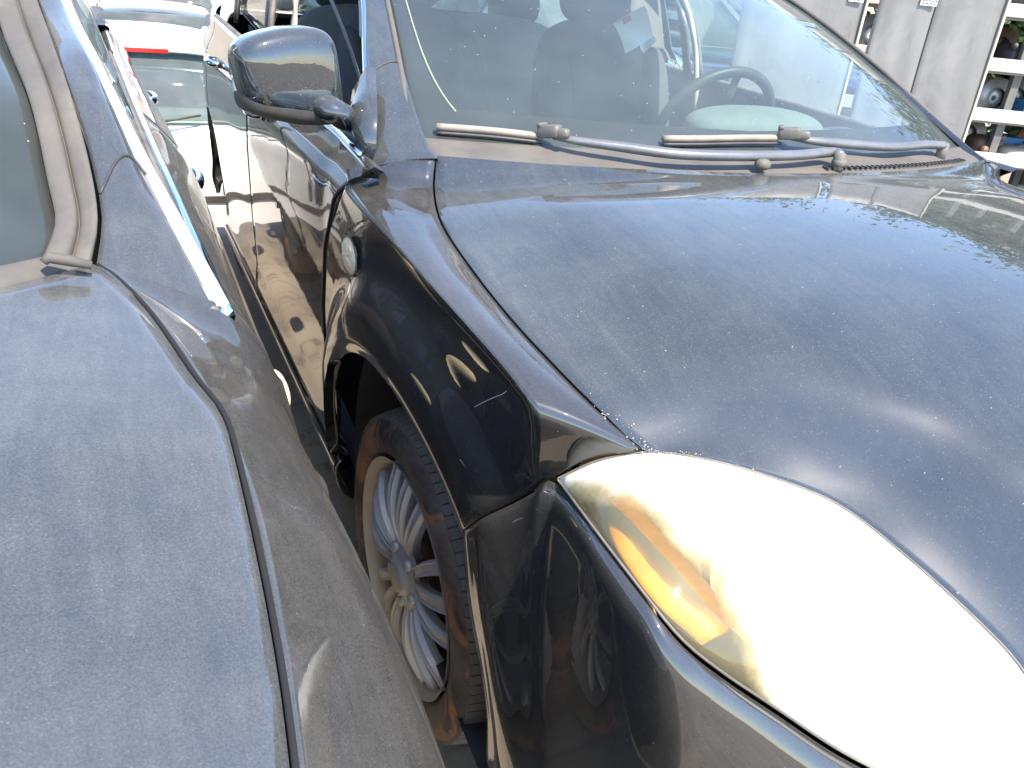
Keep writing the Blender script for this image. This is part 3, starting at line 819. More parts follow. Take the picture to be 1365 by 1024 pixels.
for u, v in ((1016, 222), (1118, 220)):
    p = FR.az(u, v, 1.055); V, F = superell(p+Vector((0, 0, .004)), (.032, .028, .022), None, .9, 10, 16); mesh('washer_nozzle', V, F, TRIM, car)
# ---- interior
cab = lambda n, c, s, mat, R=None, e=.45, par=car: mesh(n, *superell(c, s, R, e, 18, 26), mat, par)
G = [[Vector((x, y-.12*(1-(x/.7)**2)+.02, z)) for x in [-.70+1.4*i/14 for i in range(15)]] for y, z in ((.36, 1.025), (.50, 1.035), (.70, 1.03), (.80, 1.0), (.84, .92), (.84, .7))]
dash = panel('dashboard', surf(G, 24, 30), DASH, car, .01, Vector((0, .6, .5)))
mesh('instrument_hood', *superell((.36, .70, 1.020), (.42, .22, .12), None, .8, 16, 26), DASH, dash)
for s in (-1, 1):
    Rb = Matrix.Rotation(radians(-16), 3, 'X')
    st = cab('front_seat', (s*.36, 1.32, .55), (.50, .52, .20), SEAT)
    cab('backrest', (s*.36, 1.60, .88), (.48, .17, .70), SEAT, Rb, .5, st)
    for q in (-.2, .2): cab('side_bolster', (s*.36+q, 1.54, .86), (.11, .18, .60), SEAT, Rb, .7, st)
    hr_ = cab('headrest', (s*.36, 1.72, 1.30), (.27, .10, .19), SEAT, Rb, .6, st)
    for q in (-.06, .06): tube('headrest_post', [(s*.36+q, 1.68, 1.17), (s*.36+q, 1.70, 1.27)], .006, CHR, st, 8)
rs = cab('rear_bench', (0, 2.15, .55), (1.25, .50, .22), SEAT)
cab('bench_backrest', (0, 2.42, .88), (1.22, .16, .62), SEATL, Matrix.Rotation(radians(-18), 3, 'X'), .4, rs)
for s in (-.38, .38): cab('bench_headrest', (s, 2.52, 1.22), (.24, .09, .14), SEAT, None, .6, rs)
# seat belt of the front passenger
bp = catmull([Vector((-.66, 1.46, 1.28)), Vector((-.60, 1.40, 1.12)), Vector((-.56, 1.34, .95)), Vector((-.54, 1.32, .70))], 12)
tube('seat_belt', bp, .024, BELT, car, 8, flat=.06, up=(1, 0, .2))
# steering wheel
sw = FR.ay(985, 125, .86); swc = Vector((.37, .90, .985)); q = Matrix.Rotation(radians(-66), 3, 'X')
ring = [swc+q @ Vector((cos(a)*.185, sin(a)*.185, 0)) for a in [2*pi*i/48 for i in range(49)]]
stw = tube('steering_wheel', ring, .015, BLK, car, 10, cap=False)
V, F = superell(swc-Vector((0, .02, .01)), (.15, .14, .05), q, .7); mesh('airbag_cover', V, F, BLK, stw)
for a in (0, pi, -pi/2): tube('wheel_spoke', [swc+q @ Vector((cos(a)*.05, sin(a)*.05, -.01)), swc+q @ Vector((cos(a)*.18, sin(a)*.18, 0))], .014, BLK, stw, 8, flat=.5)
# floor pan and firewall so no light leaks
mesh('floor_pan', [(-.78, -.7, .24), (.78, -.7, .24), (.78, 3.4, .24), (-.78, 3.4, .24), (-.72, .75, .24), (.72, .75, .24), (.72, .62, 1.0), (-.72, .62, 1.0)], [(0, 1, 2, 3), (4, 5, 6, 7)], BLK, car, False)
# door inner trim
for s in (-1, 1):
    mesh('door_lining', [(s*.76, .5, .3), (s*.76, 2.6, .3), (s*.755, 2.6, 1.07), (s*.755, .5, 1.0)], [(0, 1, 2, 3)], SEAT, car, False)
# papers left behind the glass
def sheet(name, c, s, R, mat, parent=None, curl=.01):
    V = []; F = []
    for i in range(7):
        for j in range(7):
            x, y = (i/6-.5)*s[0], (j/6-.5)*s[1]; V.append(Vector(c)+R @ Vector((x, y, curl*sin(i*.9+j*.5))))
    for i in range(6):
        for j in range(6): F.append((i*7+j, (i+1)*7+j, (i+1)*7+j+1, i*7+j+1))
    return mesh(name, V, F, mat, parent)
pp = FR.o+Vector((-.02, 1.5, 1.20))
# ================================================================== LEFT CAR
lc = empty('parked_car', FL.o, FL.yaw, label='dark blue grey saloon on the left with dusty bonnet and chrome side window strip', cat='car')
a_, z_ = FL.ax, FL.az
lseam = [z_(125, 352, .975), z_(155, 372, .965), z_(200, 420, .950), z_(255, 500, .935), z_(292, 548, .925), z_(312, 610, .912), z_(345, 760, .885), z_(370, 900, .862), z_(386, 1024, .842), z_(396, 1120, .825)]
e = lseam[-1]; lseam += [Vector((e.x-.02, e.y-.18, .77)), Vector((e.x-.10, e.y-.32, .70)), Vector((e.x-.22, e.y-.42, .62))]
lb = resample(lseam, 60)
# left car: cowl line
lcowl = [z_(125, 352, .975), z_(60, 400, .975), z_(0, 458, .975)]
yb = lcowl[-1].y; xb = lcowl[-1].x
c0 = Vector((0, yb-.13, .99))
lcl = catmull([c0, c0+Vector((0, -.25, -.01)), c0+Vector((0, -.55, -.045)), c0+Vector((0, -.85, -.12)), c0+Vector((0, -1.05, -.24)), c0+Vector((0, -1.12, -.36))], 60)
G = []
for i in range(60):
    row = []
    for j in range(41):
        t = j/40; f = 1-(1-t)**2.1; b, c = lb[i], lcl[i]
        if i < 10:
            ft = (1-(1-t)**1.6); yy = b.y+(c.y-b.y)*(ft*(1-i/10)+t*i/10)
        else: yy = b.y+(c.y-b.y)*t
        row.append(Vector((b.x+(c.x-b.x)*t, yy, b.z+(c.z-b.z)*f+.006*math.exp(-((t-.35)/.12)**2)*min(1, i/12))))
    G.append(row)
LG = [r+[Vector((-p.x, p.y, p.z)) for p in reversed(r[:-1])] for r in G]
lhd = panel('hood', LG, PN, lc, .02, Vector((0, -.4, .3)))
for f in (lambda g: g, mir): tube('hood_gap_shade', f([[p+Vector((.004, 0, -.0015)) for p in lb[:56]]])[0], .0027, VOID, lhd, 8)  # black tube paints the shade of the open hood gap
panel('gap_shade_sheet', [[Vector((p.x*.97, p.y, p.z-.035)) for p in r] for r in LG[::3]], VOID, lc, 0)  # near-black sheet, painted shade below the hood
# fender: seam -> highlight -> silhouette -> lower side
sil = [(188, 118, .80), (230, 190, .79), (268, 262, .78), (322, 402, .765), (352, 480, .75), (385, 560, .735), (420, 640, .71), (500, 810, .665), (548, 920, .64), (590, 1024, .615)]
SL = [z_(*s) for s in sil]
Lt = [z_(129, 352, .975)]+[lb[k]+Vector((.008, 0, -.003)) for k in (6, 13, 20, 27, 34, 41, 48, 55, 59)]
def silat(y):
    pts = sorted(SL, key=lambda p: p.y)
    if y <= pts[0].y:
        d = pts[1]-pts[0]; p = pts[0]-d*((pts[0].y-y)/d.y); dy = pts[0].y-y
        return Vector((p.x-.5*dy*dy-.25*dy*dy, y, p.z-.10*dy))
    for p, q in zip(pts, pts[1:]):
        if y <= q.y: return p.lerp(q, (y-p.y)/(q.y-p.y))
    return pts[-1]
tip = z_(296, 410, .915)
rows = []
for k, tpt in enumerate(Lt):
    s = silat(tpt.y if k else tip.y); m = tpt.lerp(s, .5)
    up_ = (tpt.z-s.z)
    yc = s.y; ar = abs(yc-(-.02)) < .36
    zb_ = .34 if not ar else .32+sqrt(max(.36**2-(yc+.02)**2, 0))
    rows.append([tpt, tpt.lerp(s, .22)+Vector((.008, 0, .012)), m+Vector((.018, 0, .022)), tpt.lerp(s, .78)+Vector((.015, 0, .015)), s,
                 Vector((s.x+.004, s.y, s.z-.10)) if zb_ < s.z-.12 else Vector((s.x+.002, s.y, (s.z+zb_)/2+.002)), Vector((s.x-.006, s.y, zb_))])
s = silat(tip.y); t0 = Lt[0]; te = tip+Vector((.006, -.004, -.004))
rows[0] = [t0, t0.lerp(te, .35)+Vector((0, -.004, .006)), t0.lerp(te, .7)+Vector((0, -.004, .006)), te, te.lerp(s, .6)+Vector((.012, 0, .012)), s, Vector((s.x+.002, s.y, .34))]
rows[0][0].y += .0
frow0 = resample(rows[0][:4], 14)
LF = surf(rows, 90, 50)
for f in (lambda g: g, mir):
    panel('fender', f(LF), PNs, lc, .02, Vector((0, 0, .5)), 'sew')
# front bumper of left car
fe = [r for r in (LF[-1],)]
rows = []
Le = lb[-1]; s = rows
fr_ = LF[-1]
bt = []
for k in range(7):
    t = k/6; p = fr_[int(t*49)]
    bt.append(p)
cols = [bt, [Vector((p.x*.62, p.y-.16, p.z*.97)) for p in bt], [Vector((0, p.y-.20, p.z*.96)) for p in bt]]
cols = cols+[[Vector((-p.x, p.y, p.z)) for p in c] for c in (cols[1], cols[0])]
panel('front_bumper', surf(cols, 40, 20), PNs, lc, .02, Vector((0, 0, .4)))
for f in (-1, 1):
    for yc in (-.02, 2.75):
        V = []; F = []; ns = 22
        for i in range(ns+1):
            a = radians(-20+220*i/ns)
            for d, r in ((.80, .352), (.78, .355), (.60, .355)): V.append((f*d, yc+r*cos(a), max(.33+r*sin(a), .15)))
        for i in range(ns):
            for j in range(2): F.append((i*3+j, i*3+j+1, (i+1)*3+j+1, (i+1)*3+j))
        mesh('wheel_arch_liner', V, F, BLK, lc)
        make_wheel(lc, (f*.79, yc, .32), f, nfan=9, R=.32, rl=.225, arms=1)
# side marker lamp of left car
c = z_(372, 520, .742); c.x += .004
V, F = superell(c+Vector((-.006, 0, 0)), (.030, .11, .045), Matrix.Rotation(radians(0), 3, 'Z'), .9, 14, 24); mesh('side_marker', V, F, CLEARL, lc)
# body side: doors from the fender to the tail
belt_l = [tip+Vector((.004, -.01, -.004)), z_(228, 249, .958), z_(203, 193, .965), z_(178, 135, .972), z_(152, 71, .980)]
def bbx(y):
    for p, q in zip(belt_l, belt_l[1:]):
        if y <= q.y: return p.lerp(q, (y-p.y)/(q.y-p.y))
    p, q = belt_l[-2:]; return p.lerp(q, min((y-p.y)/(q.y-p.y), 2.5))
def lside(y):
    s = silat(min(y, SL[0].y)); return s.x, s.z
def lpanel(name, y0, y1, parent=lc, z0=.28):
    for f in (1, -1):
        G = []
        for i in range(24):
            y = y0+(y1-y0)*i/23; sx, sz = lside(y); bq = bbx(y)
            P = [Vector((bq.x+.004, y, bq.z-.008)), Vector((bq.x+.4*(sx-bq.x)+.012, y, bq.z-.4*(bq.z-sz)+.012)), Vector((sx-.006, y, sz+.045)), Vector((sx, y, sz-.03)), Vector((sx+.004, y, .55)), Vector((sx-.015, y, .38)), Vector((sx-.03, y, z0))]
            P = [Vector((f*p.x, p.y, p.z)) for p in P]; G.append(catmull(P, 26))
        panel(name, G, PNs, parent, .02, Vector((0, 1.5, .5)))
lpanel('front_door', tip.y+.006, 1.30); lpanel('rear_door', 1.306, 2.20); lpanel('rear_quarter_panel', 2.206, 3.4)
# windows and roof of the left car
hi = [tip, z_(235, 300, .995), z_(193, 223, 1.040), z_(162, 162, 1.085), z_(127, 89, 1.150), z_(86, 0, 1.215)]
mo = [z_(125, 352, .977), z_(134, 290, 1.010), z_(118, 200, 1.070), z_(88, 100, 1.150), z_(52, 0, 1.225)]
mi = [z_(61, 348, .985), z_(76, 300, 1.003), z_(66, 246, 1.035), z_(41, 135, 1.120), z_(0, 28, 1.195)]
top_o = [Vector((.600, 1.15, 1.385)), Vector((.575, 1.6, 1.43)), Vector((.57, 2.2, 1.43)), Vector((.56, 2.75, 1.36)), Vector((.60, 3.2, 1.14))]
mo2 = resample(mo+[p-Vector((.035, 0, -.02)) for p in top_o[:4]], 60)
hi2 = resample(hi+[p+Vector((.015, 0, 0)) for p in top_o[:4]], 60)
mi2 = resample(mi+[Vector((.50, 1.05, 1.395))], 40)
for f in (lambda g: g, mir):
    G = []
    for k in range(60):
        a, b = mo2[k], hi2[k]
        if k < 3: b = b.lerp(lb[0]+Vector((.03, 0, 0)), 0)
        m = a.lerp(b, .5)+Vector((.012, -.004, .016)); G.append(catmull([a, a.lerp(b, .2)+Vector((.006, 0, .009)), m, a.lerp(b, .85)+Vector((.006, 0, .004)), b], 14))
        if k < 7: G[-1] = [frow0[j].lerp(p, 0)+(G[-1][j]-(G0_ if k else G[-1])[j]) for j, p in enumerate(G[-1])] if False else G[-1]
    d0 = [frow0[j]-G[0][j] for j in range(14)]
    G = [[p+d0[j]*max(0, 1-k/9) for j, p in enumerate(r)] for k, r in enumerate(G)]
    lpl = panel('roof_pillar', f(G), PN, lc, .02, Vector((0, 1.6, .8)), 'sew')
    k0 = min(range(60), key=lambda q: (G[q][0]-z_(134, 251, 1.035)).length); k1 = min(range(60), key=lambda q: (G[q][13]-z_(214, 281, .985)).length)
    def gi(G_, q, j): i_ = int(q); return G_[i_][j].lerp(G_[i_+1][j], q-i_)
    sm = [gi(G, k0+(k1-k0)*(j/13)+1.2*sin(pi*j/13), j)+Vector((.0005, -.0008, .0010)) for j in range(14)]
    tube('pillar_seam', f([sm])[0], .0018, BLK, lpl, 6)
    # broad dusty moulding between glass and pillar
    G = []
    mo1 = resample(mo+[Vector((.55, 1.10, 1.405))], 40)
    for k in range(40):
        a, b = mi2[k], mo1[k]; lift = Vector((.0, -.004, .008))
        G.append([a+Vector((0, 0, -.004)), a+lift*.9, a.lerp(b, .42)+lift, a.lerp(b, .5)-lift*.5, a.lerp(b, .58)+lift*.3, a.lerp(b, .92)+lift*.9, b+Vector((-.004, 0, -.004))])
    panel('windscreen_moulding', f([[p for p in catmull(r, 22)] for r in G]), TRIM2, lc, .006, Vector((0, 1.2, .8)))
    bb = resample(belt_l, 40)
    tube('window_chrome', f([hi2[:50]])[0], .0115, SATIN, lc, 8)
    tube('belt_chrome', f([[p+Vector((0, 0, -.006)) for p in bb]])[0], .011, CHR, lc, 10, flat=1.2)
    tube('belt_seal', f([[p+Vector((-.016, 0, .001)) for p in bb]])[0], .009, TRIM, lc, 8)
    G = []
    for k in range(40):
        b = bb[k]; y = b.y; h = min(hi2, key=lambda p: abs(p.y-y) if p.z > .9 else 9)
        G.append([b+Vector((-.014, 0, .003)), b.lerp(Vector((h.x, y, h.z)), .5)+Vector((.0, 0, 0)), Vector((h.x-.01, y, h.z-.012))])
    panel('side_window', f(G), RWG, lc, .003, Vector((0, 1.6, .8)))
    tube('window_seal', f([[p+Vector((.010, 0, -.014)) for p in hi2[1:50]]])[0], .008, TRIM, lc, 8)
    # shoulder between belt chrome and door panels
    for (u, v, a) in ((262, 240, .893), (204, 132, .880)):
        c = a_(u, v, a); P = [c+Vector((-.035, -.095, .0)), c+Vector((-.008, -.085, .004)), c+Vector((.006, -.03, .006)), c+Vector((.006, .03, .006)), c+Vector((-.008, .085, .004)), c+Vector((-.035, .095, 0))]
        tube('door_handle', f([catmull(P, 16)])[0], .013, CHR, lc, 10, flat=1.3)
# front tip of the chrome surround
V, F = fritstrip([tip+Vector((-.012, -.035, .004)), tip+Vector((.004, .10, .022)), tip+Vector((-.004, .3, .05))], [tip+Vector((.010, -.033, -.006)), tip+Vector((.024, .10, -.004)), tip+Vector((.026, .3, .01))])
blade = [[(221, 279), (236, 303)], [(246, 328), (258, 330)], [(268, 365), (274, 358)], [(284, 392), (290, 385)], [(296, 410), (298, 409)]]
SAT = SATIN
rows = [[z_(*a, .962-.045*k/4), z_(*a, .962-.045*k/4).lerp(z_(*b, .955-.04*k/4), .5)+Vector((.003, -.003, .005)), z_(*b, .955-.04*k/4)] for k, (a, b) in enumerate(blade)]
for f in (lambda g: g, mir): panel('window_trim_tip', f(surf(rows, 30, 10)), SAT, lc, .008, Vector((0, 1, .5)))
# windscreen of the left car
def wedge2(t, u):
    k = u*39; i = min(int(k), 38); e = mi2[i].lerp(mi2[i+1], k-i)
    c = Vector((0, -.02+1.02*u-.06, .99+.43*u+.03*sin(pi*u)))
    s = abs(t); return Vector((e.x*t, e.y+(c.y-e.y)*(1-s**2.2), e.z+(c.z-e.z)*(1-s**2.4)))
G = [[wedge2(-1+2*j/50, i/30)+Vector((0, .004, -.004)) for j in range(51)] for i in range(31)]
lws = panel('windscreen', G, LSG, lc, .003, Vector((0, 1.5, .5)))
inn = Vector((0, .006, -.008)); K = 40
fr1 = fritstrip([wedge2(-1+2*i/K, 0)+inn for i in range(K+1)], [wedge2(-1+2*i/K, .11)+inn for i in range(K+1)])
fr2 = fritstrip([wedge2(1, i/K)+inn for i in range(K+1)], [wedge2(1-.075-.14*math.exp(-max(i/K-.04, 0)*10), i/K)+inn for i in range(K+1)])
fr3 = fritstrip([wedge2(-1, i/K)+inn for i in range(K+1)], [wedge2(-1+.075+.14*math.exp(-max(i/K-.04, 0)*10), i/K)+inn for i in range(K+1)])
V, F = merge([fr1, fr2, fr3]); mesh('glass_border', V, F, FRIT, lws)
# cowl strip
rows = []
for k in range(31):
    t = -1+2*k/30; h = LG[0][int(round((t+1)/2*80))]; h = Vector((h.x*-1, h.y, h.z)) if (h.x*t < 0) else h
    g = wedge2(t, .0)
    rows.append([h+Vector((0, .003, -.008)), h.lerp(g, .3), h.lerp(g, .7)+Vector((0, 0, .005)), g+Vector((0, 0, .006))])
panel('cowl_panel', surf(rows, 60, 10), TRIM2, lc, .01, Vector((0, .5, .5)))
tube('moulding_clip', [z_(58, 350, .995), z_(64, 343, 1.0), z_(90, 347, .994), z_(122, 354, .986)], [.005, .007, .007, .005], TRIM2, lc, 8)
# roof
rows = []
for k in (34, 38, 44, 50, 59):
    e = mo2[k]; rows.append([Vector((x*e.x, e.y-.05*(1-x*x), e.z+.05*(1-abs(x)**2.2))) for x in (-1, -.7, -.35, 0, .35, .7, 1)])
panel('roof', surf(rows, 24, 24), PN, lc, .02, Vector((0, 1.6, .8)))
rows = [[Vector((x*w_, y, z)) for x in (-1, -.5, 0, .5, 1)] for y, z, w_ in ((2.75, 1.38, .53), (3.0, 1.2, .6), (3.25, 1.0, .68))]
panel('rear_window', surf(rows, 10, 10), RWG, lc, .003, Vector((0, 2, .6)))
rows = [[Vector((x*w_, y, z)) for x in (-1, -.5, 0, .5, 1)] for y, z, w_ in ((3.2, 1.02, .74), (3.5, .98, .76), (3.62, .9, .76), (3.66, .6, .78), (3.62, .28, .76))]
panel('boot_lid', surf(rows, 20, 12), PN, lc, .02, Vector((0, 2, .6)))
# upper shoulder strip (door tops) of the left car
for s in (1, -1):
    cab('front_seat', (s*.34, 1.30, .55), (.5, .5, .2), SEATL, par=lc); cab('front_backrest', (s*.34, 1.55, .84), (.48, .16, .6), SEATL, Matrix.Rotation(radians(-16), 3, 'X'), par=lc)
rows = [[Vector((x, y-.08*(1-(x/.7)**2), z)) for x in (-.64, -.3, 0, .3, .64)] for y, z in ((.16, .975), (.4, .985), (.62, .97), (.70, .86), (.70, .6))]
panel('dashboard', surf(rows, 20, 20), DASH, lc, .01, Vector((0, .6, .5)))
# ================================================================== CARS BEHIND
def bg_car(name, loc, rz, mat, label, L=3.9, W_=1.66, H=1.44, hb=.93, saloon=False, wheels=True, group='cars parked behind the first row'):
    """front towards local -y; local origin on the ground at the middle"""
    r = empty(name, loc, rz, label=label, cat='car', group=group)
    hw = W_/2; yf = -L/2; yr = L/2
    st = [(yf, .55, .62, .80), (yf+.12, .62, .80, .95), (yf+.5, .74, .93, 1), (yf+.95, hb, .97, 1), (0, hb+.01, 1, 1), (yr-.6, hb+.03, .99, 1), (yr-.15, hb+.02, .95, 1), (yr-.02, hb-.06, .90, .97), (yr, .70, .86, .9)]
    G = []
    for y, zt, wt, wb in st:
        G.append([Vector((x, y, z)) for x, z in ((-hw*wb*.93, .22), (-hw*wb*.99, .35), (-hw*wb, .60), (-hw*wb*.98, zt-.12), (-hw*wt*.93, zt-.02), (-hw*.5, zt+.02), (0, zt+.03), (hw*.5, zt+.02), (hw*wt*.93, zt-.02), (hw*wb*.98, zt-.12), (hw*wb, .60), (hw*wb*.99, .35), (hw*wb*.93, .22))])
    body = panel('body', surf(G, 60, 64), mat, r, 0)
    rear = [G[-1]]
    V = [p for p in catmull(G[-1], 40)]; mesh('tailgate', V+[Vector((0, yr+.02, .5))], [(i, i+1, 40) for i in range(39)]+[(39, 0, 40)], mat, r)
    V = [p for p in catmull(G[0], 40)]; mesh('front_panel', V+[Vector((0, yf-.03, .45))], [(i, i+1, 40) for i in range(39)]+[(39, 0, 40)], mat, r)
    ya, yb_, yc, yd = yf+.95, yf+1.65, yr-(.75 if saloon else .42), yr-(.25 if saloon else .06)
    rows = []
    for y, z in ((yb_-.04, H-.045), (yb_+.3, H), ((yb_+yc)/2, H+.01), (yc-.15, H-.01), (yc+.06, H-.035)):
        rows.append([Vector((x*hw*.70, y, z-.045*abs(x)**2.5)) for x in (-1, -.9, -.5, 0, .5, .9, 1)])
    panel('roof', surf(rows, 24, 24), mat, r, .03, Vector((0, 0, .7)))
    w1 = [[Vector((x*hw*wd, y-.06*(1-x*x), z)) for x in (-1, -.5, 0, .5, 1)] for y, z, wd in ((ya, hb+.02, .86), ((ya+yb_)/2, (hb+H)/2+.03, .79), (yb_, H-.04, .69))]
    panel('windscreen', surf(w1, 12, 16), RWG, r, .004, Vector((0, 0, .7)))
    w2 = [[Vector((x*hw*wd, y+.04*(1-x*x), z)) for x in (-1, -.5, 0, .5, 1)] for y, z, wd in ((yd, hb+.05, .80), ((yd+yc)/2+.04, (hb+H)/2+.05, .74), (yc+.06, H-.05, .66))]
    panel('rear_window', surf(w2, 12, 16), RWG, r, .004, Vector((0, 0, .7)))
    for s in (-1, 1):
        cs = [(ya+.10, .05), (-.02+(ya+yd)/2, .03), ((ya+yd)/2+.04, .03), (yd-.1, .05)]
        for k, (y0, y1, t0, t1) in enumerate(((ya+.12, (ya+yd)/2-.03, yb_+.06, (ya+yd)/2-.02), ((ya+yd)/2+.03, yd-.10, (ya+yd)/2+.03, yc-.04))):
            g = [[Vector((s*hw*.935, y0+(y1-y0)*j/6, hb+.02)).lerp(Vector((s*hw*.715, t0+(t1-t0)*j/6, H-.065)), i/6) for j in range(7)] for i in range(7)]
            panel('side_window', g, RWG, r, .003, Vector((0, 0, .6)))
        # pillars and window frames in body colour
        for (p, q, rad) in (((hw*.90, ya-.02, hb), (hw*.70, yb_, H-.05), .035), ((hw*.93, (ya+yd)/2, hb), (hw*.715, (ya+yd)/2, H-.06), .04), ((hw*.90, yd-.02, hb), (hw*.69, yc+.03, H-.05), .07)):
            tube('window_pillar', [Vector((s*p[0], p[1], p[2])), Vector((s*q[0], q[1], q[2]))], rad, mat, r, 8, flat=.6)
        v, f = superell((s*hw*.80, yr-.03, .82), (.20, .14, .26), None, .5, 12, 18); mesh('tail_lamp', v, f, REDL, r)
        v, f = superell((s*hw*.72, yf+.10, .66), (.30, .30, .17), None, .6, 12, 18); mesh('headlamp', v, f, CLEARL, r)
        v, f = superell((s*(hw+.07), ya+.18, hb+.06), (.18, .10, .13), None, .6, 12, 18); mesh('door_mirror', v, f, mat, r)
    if not saloon:
        sp_ = panel('spoiler', surf([[Vector((x*hw*.69, y, z-.03*abs(x)**3)) for x in (-1, -.5, 0, .5, 1)] for y, z in ((yc-.12, H+.005), (yc+.06, H+.0), (yc+.18, H-.035), (yc+.16, H-.06), (yc+.02, H-.06))], 16, 20), mat, r, 0)
        box('brake_light', (0, yc+.178, H-.048), (.30, .02, .03), REDL, sp_)
    else:
        box('brake_light', (0, yc+.10, H-.11), (.30, .03, .035), REDL, r)
    box('bumper_strip', (0, yr+.01, .45), (W_*.8, .03, .05), BLK, r)
    tube('rear_wiper', [Vector((.02, yd+.10, hb+.04)), Vector((-.30, yd+.06, hb+.09))], .008, BLK, r, 6)
    if wheels:
        for s in (-1, 1):
            for y in (yf+.75, yr-.65):
                for nm, rr, wd, mt in (('tyre', .30, .19, TYRE), ('rim', .20, .20, RIM)):
                    c = Vector((s*(hw-.09), y, .30)); tube('wheel' if nm == 'tyre' else 'rim', [c-Vector((wd/2, 0, 0)), c+Vector((wd/2, 0, 0))], rr, mt, r, 30)
    return r
# white hatchback: its back faces the photographer
d1 = 5.3; c = W0.loc(166, 66, d1)
H1 = 1.44; g1 = c.z-(H1-.05); bx = c.x+.06; by = c.y+3.9/2-.42+.178
bg_car('hatchback', (bx, by, g1), pi+radians(2), PW, 'white hatchback seen from behind in the gap between the two front cars')
bg_z = g1
c2 = W0.loc(205, 20, 8.6)
bg_car('saloon', (c2.x+.02, c2.y+4.2/2-.5, c2.z-1.40), pi, PD, 'dark saloon with a red brake light behind its rear glass, beyond the white hatchback', L=4.2, H=1.46, saloon=True)
c3 = W0.loc(225, -22, 13)
bg_car('hatchback', (c3.x, c3.y+1.5, c3.z-1.40), pi, PW, 'pale hatchback farthest back in the gap, its roof just in the top edge', L=4.0)
# cars seen through the right car's glass
bg_car('hatchback', (W0.loc(930, 75, 6.4).x, W0.loc(930, 75, 6.4).y, .0), radians(78), PS, 'silver hatchback parked across the yard, visible through the windscreen beside the steering wheel', L=4.0)
bg_car('hatchback', (2.3, 8.6, -.1), radians(185), PD, 'dark hatchback behind the black car, glimpsed through its rear window', L=4.0)
bg_car('hatchback', (-2.0, 6.9, -.55), radians(182), PS, 'silver hatchback behind the dark blue grey saloon, mostly hidden by its pillar', L=4.0)
# ================================================================== STEEL SHEETS AND RACK
def mk_steel():
    m, t = newmat('stained_galvanised_steel'); n = N(t); v = n.coords()
    c = n.mixc(n.ramp(n.noise(3, 7, .65, v, .5), [(.3, 0), (.7, 1)]), (.135, .132, .125), (.225, .215, .20))
    v2 = n.coords((14, 14, 1.3)); c = n.mixc(n.ramp(n.noise(1.6, 6, .7, v2), [(.60, 0), (.78, .7)]), c, (.10, .085, .06))
    c = n.mixc(n.ramp(n.noise(26, 5, .7, v), [(.66, 0), (.72, .8)]), c, (.05, .04, .03))
    v3 = n.coords((9, 9, 2)); c = n.mixc(n.ramp(n.noise(2.3, 3, .6, v3), [(.62, 0), (.72, .8)]), c, (.15, .10, .045))
    p = n('BsdfPrincipled', {'Base Color': c, 'Roughness': .5, 'Metallic': .15, 'Normal': n.bump(n.noise(5, 3, .5, v), .15, .01)}); n.out(p.outputs[0]); return m
STEEL = mk_steel()
EDGE = simple('raw_steel_edge', (.55, .48, .36), .6, .1, 40, .15)
RACKW = simple('white_rack_beam', (.45, .43, .39), .5, 0, 18, .12, 0, .35, (.3, .25, .18))
RACKD = simple('dark_rack_post', (.05, .055, .06), .6, 0, 30, .3, 0, .4)
GAL = simple('grey_shelf_steel', (.16, .19, .21), .5, .3, 14, .2, 0, .5)
def at_depth_plane(u, v, P0, nrm):
    d = W0.ray(u, v); t = (P0-CAMP).dot(nrm)/d.dot(nrm); return CAMP+d*t
PC = W0.loc(1240, 90, 4.3)                        # the sheets stand in one upright plane facing the camera
nn = Vector((-.42, -.9, 0)).normalized(); ux = Vector((-nn.y*-1*-1, nn.x, 0)); ux = Vector((nn.y, -nn.x, 0)); ux = ux if ux.x > 0 else -ux
def xs_(u, v): return (at_depth_plane(u, v, PC, nn)-PC).dot(ux)
def pz0(u, v): return at_depth_plane(u, v, PC, nn).z
def steel(name, x0, x1, z0, z1, label, lip=True):
    r = empty(name, PC+ux*(x0+x1)/2-Vector((0, 0, PC.z)), atan2(ux.y, ux.x), label=label, cat='steel sheet', group='grey steel sheets standing by the rack')
    w_ = x1-x0
    G = [[Vector((w_*(-.5+j/12), .004*sin(j*1.1+i*.7), z0+(z1-z0)*i/16)) for j in range(13)] for i in range(17)]
    panel('sheet', G, STEEL, r, .03, Vector((0, 1, 1)))
    if lip: box('folded_edge', (w_/2+.004, .018, (z0+z1)/2), (.012, .06, z1-z0), EDGE, r, bev=.002)
    return r
xa, xb2, xc = xs_(1165, 40), xs_(1232, 62), xs_(1314, 92); xd = xs_(1149, 25); xe = xs_(1060, -10)
p1 = steel('steel_sheet', xa, xb2-.004, .02, 2.05, 'middle grey steel sheet, narrow, with a rusty drip along its right edge', False)
p2 = steel('steel_sheet', xb2+.004, xc, .02, 2.05, 'right grey steel sheet with a pale folded edge beside the open rack')
p3 = steel('steel_sheet', xe-.25, xd, .02, 2.05, 'left grey steel sheet rising behind the windscreen pillar')
def label_(u, v, wd, ht, label):
    p = at_depth_plane(u, v, PC, nn)-Vector((ux.y, -ux.x, 0))*0+nn*.012
    r = box('paper_label', (0, 0, 0), (wd, .002, ht), PAPER, None, bev=0); r.location = p; r.rotation_euler = (0, 0, atan2(ux.y, ux.x))
    tag(r, label, 'label')
    rr = random.Random(int(u))
    V = []; F = []
    for k in range(5):
        x = -wd*.42
        while x < wd*.38:
            w2_ = rr.uniform(.006, .016); v_, f_ = boxv((x+w2_/2, -.0022, ht*.36-k*ht*.18), (w2_, .0012, ht*.075)); b = len(V); V += v_; F += [tuple(q+b for q in g) for g in f_]; x += w2_+.005
    mesh('printed_line', V, F, BLK, r, False)
label_(1239, -3, .085, .075, 'white paper label at the top of the middle steel sheet')
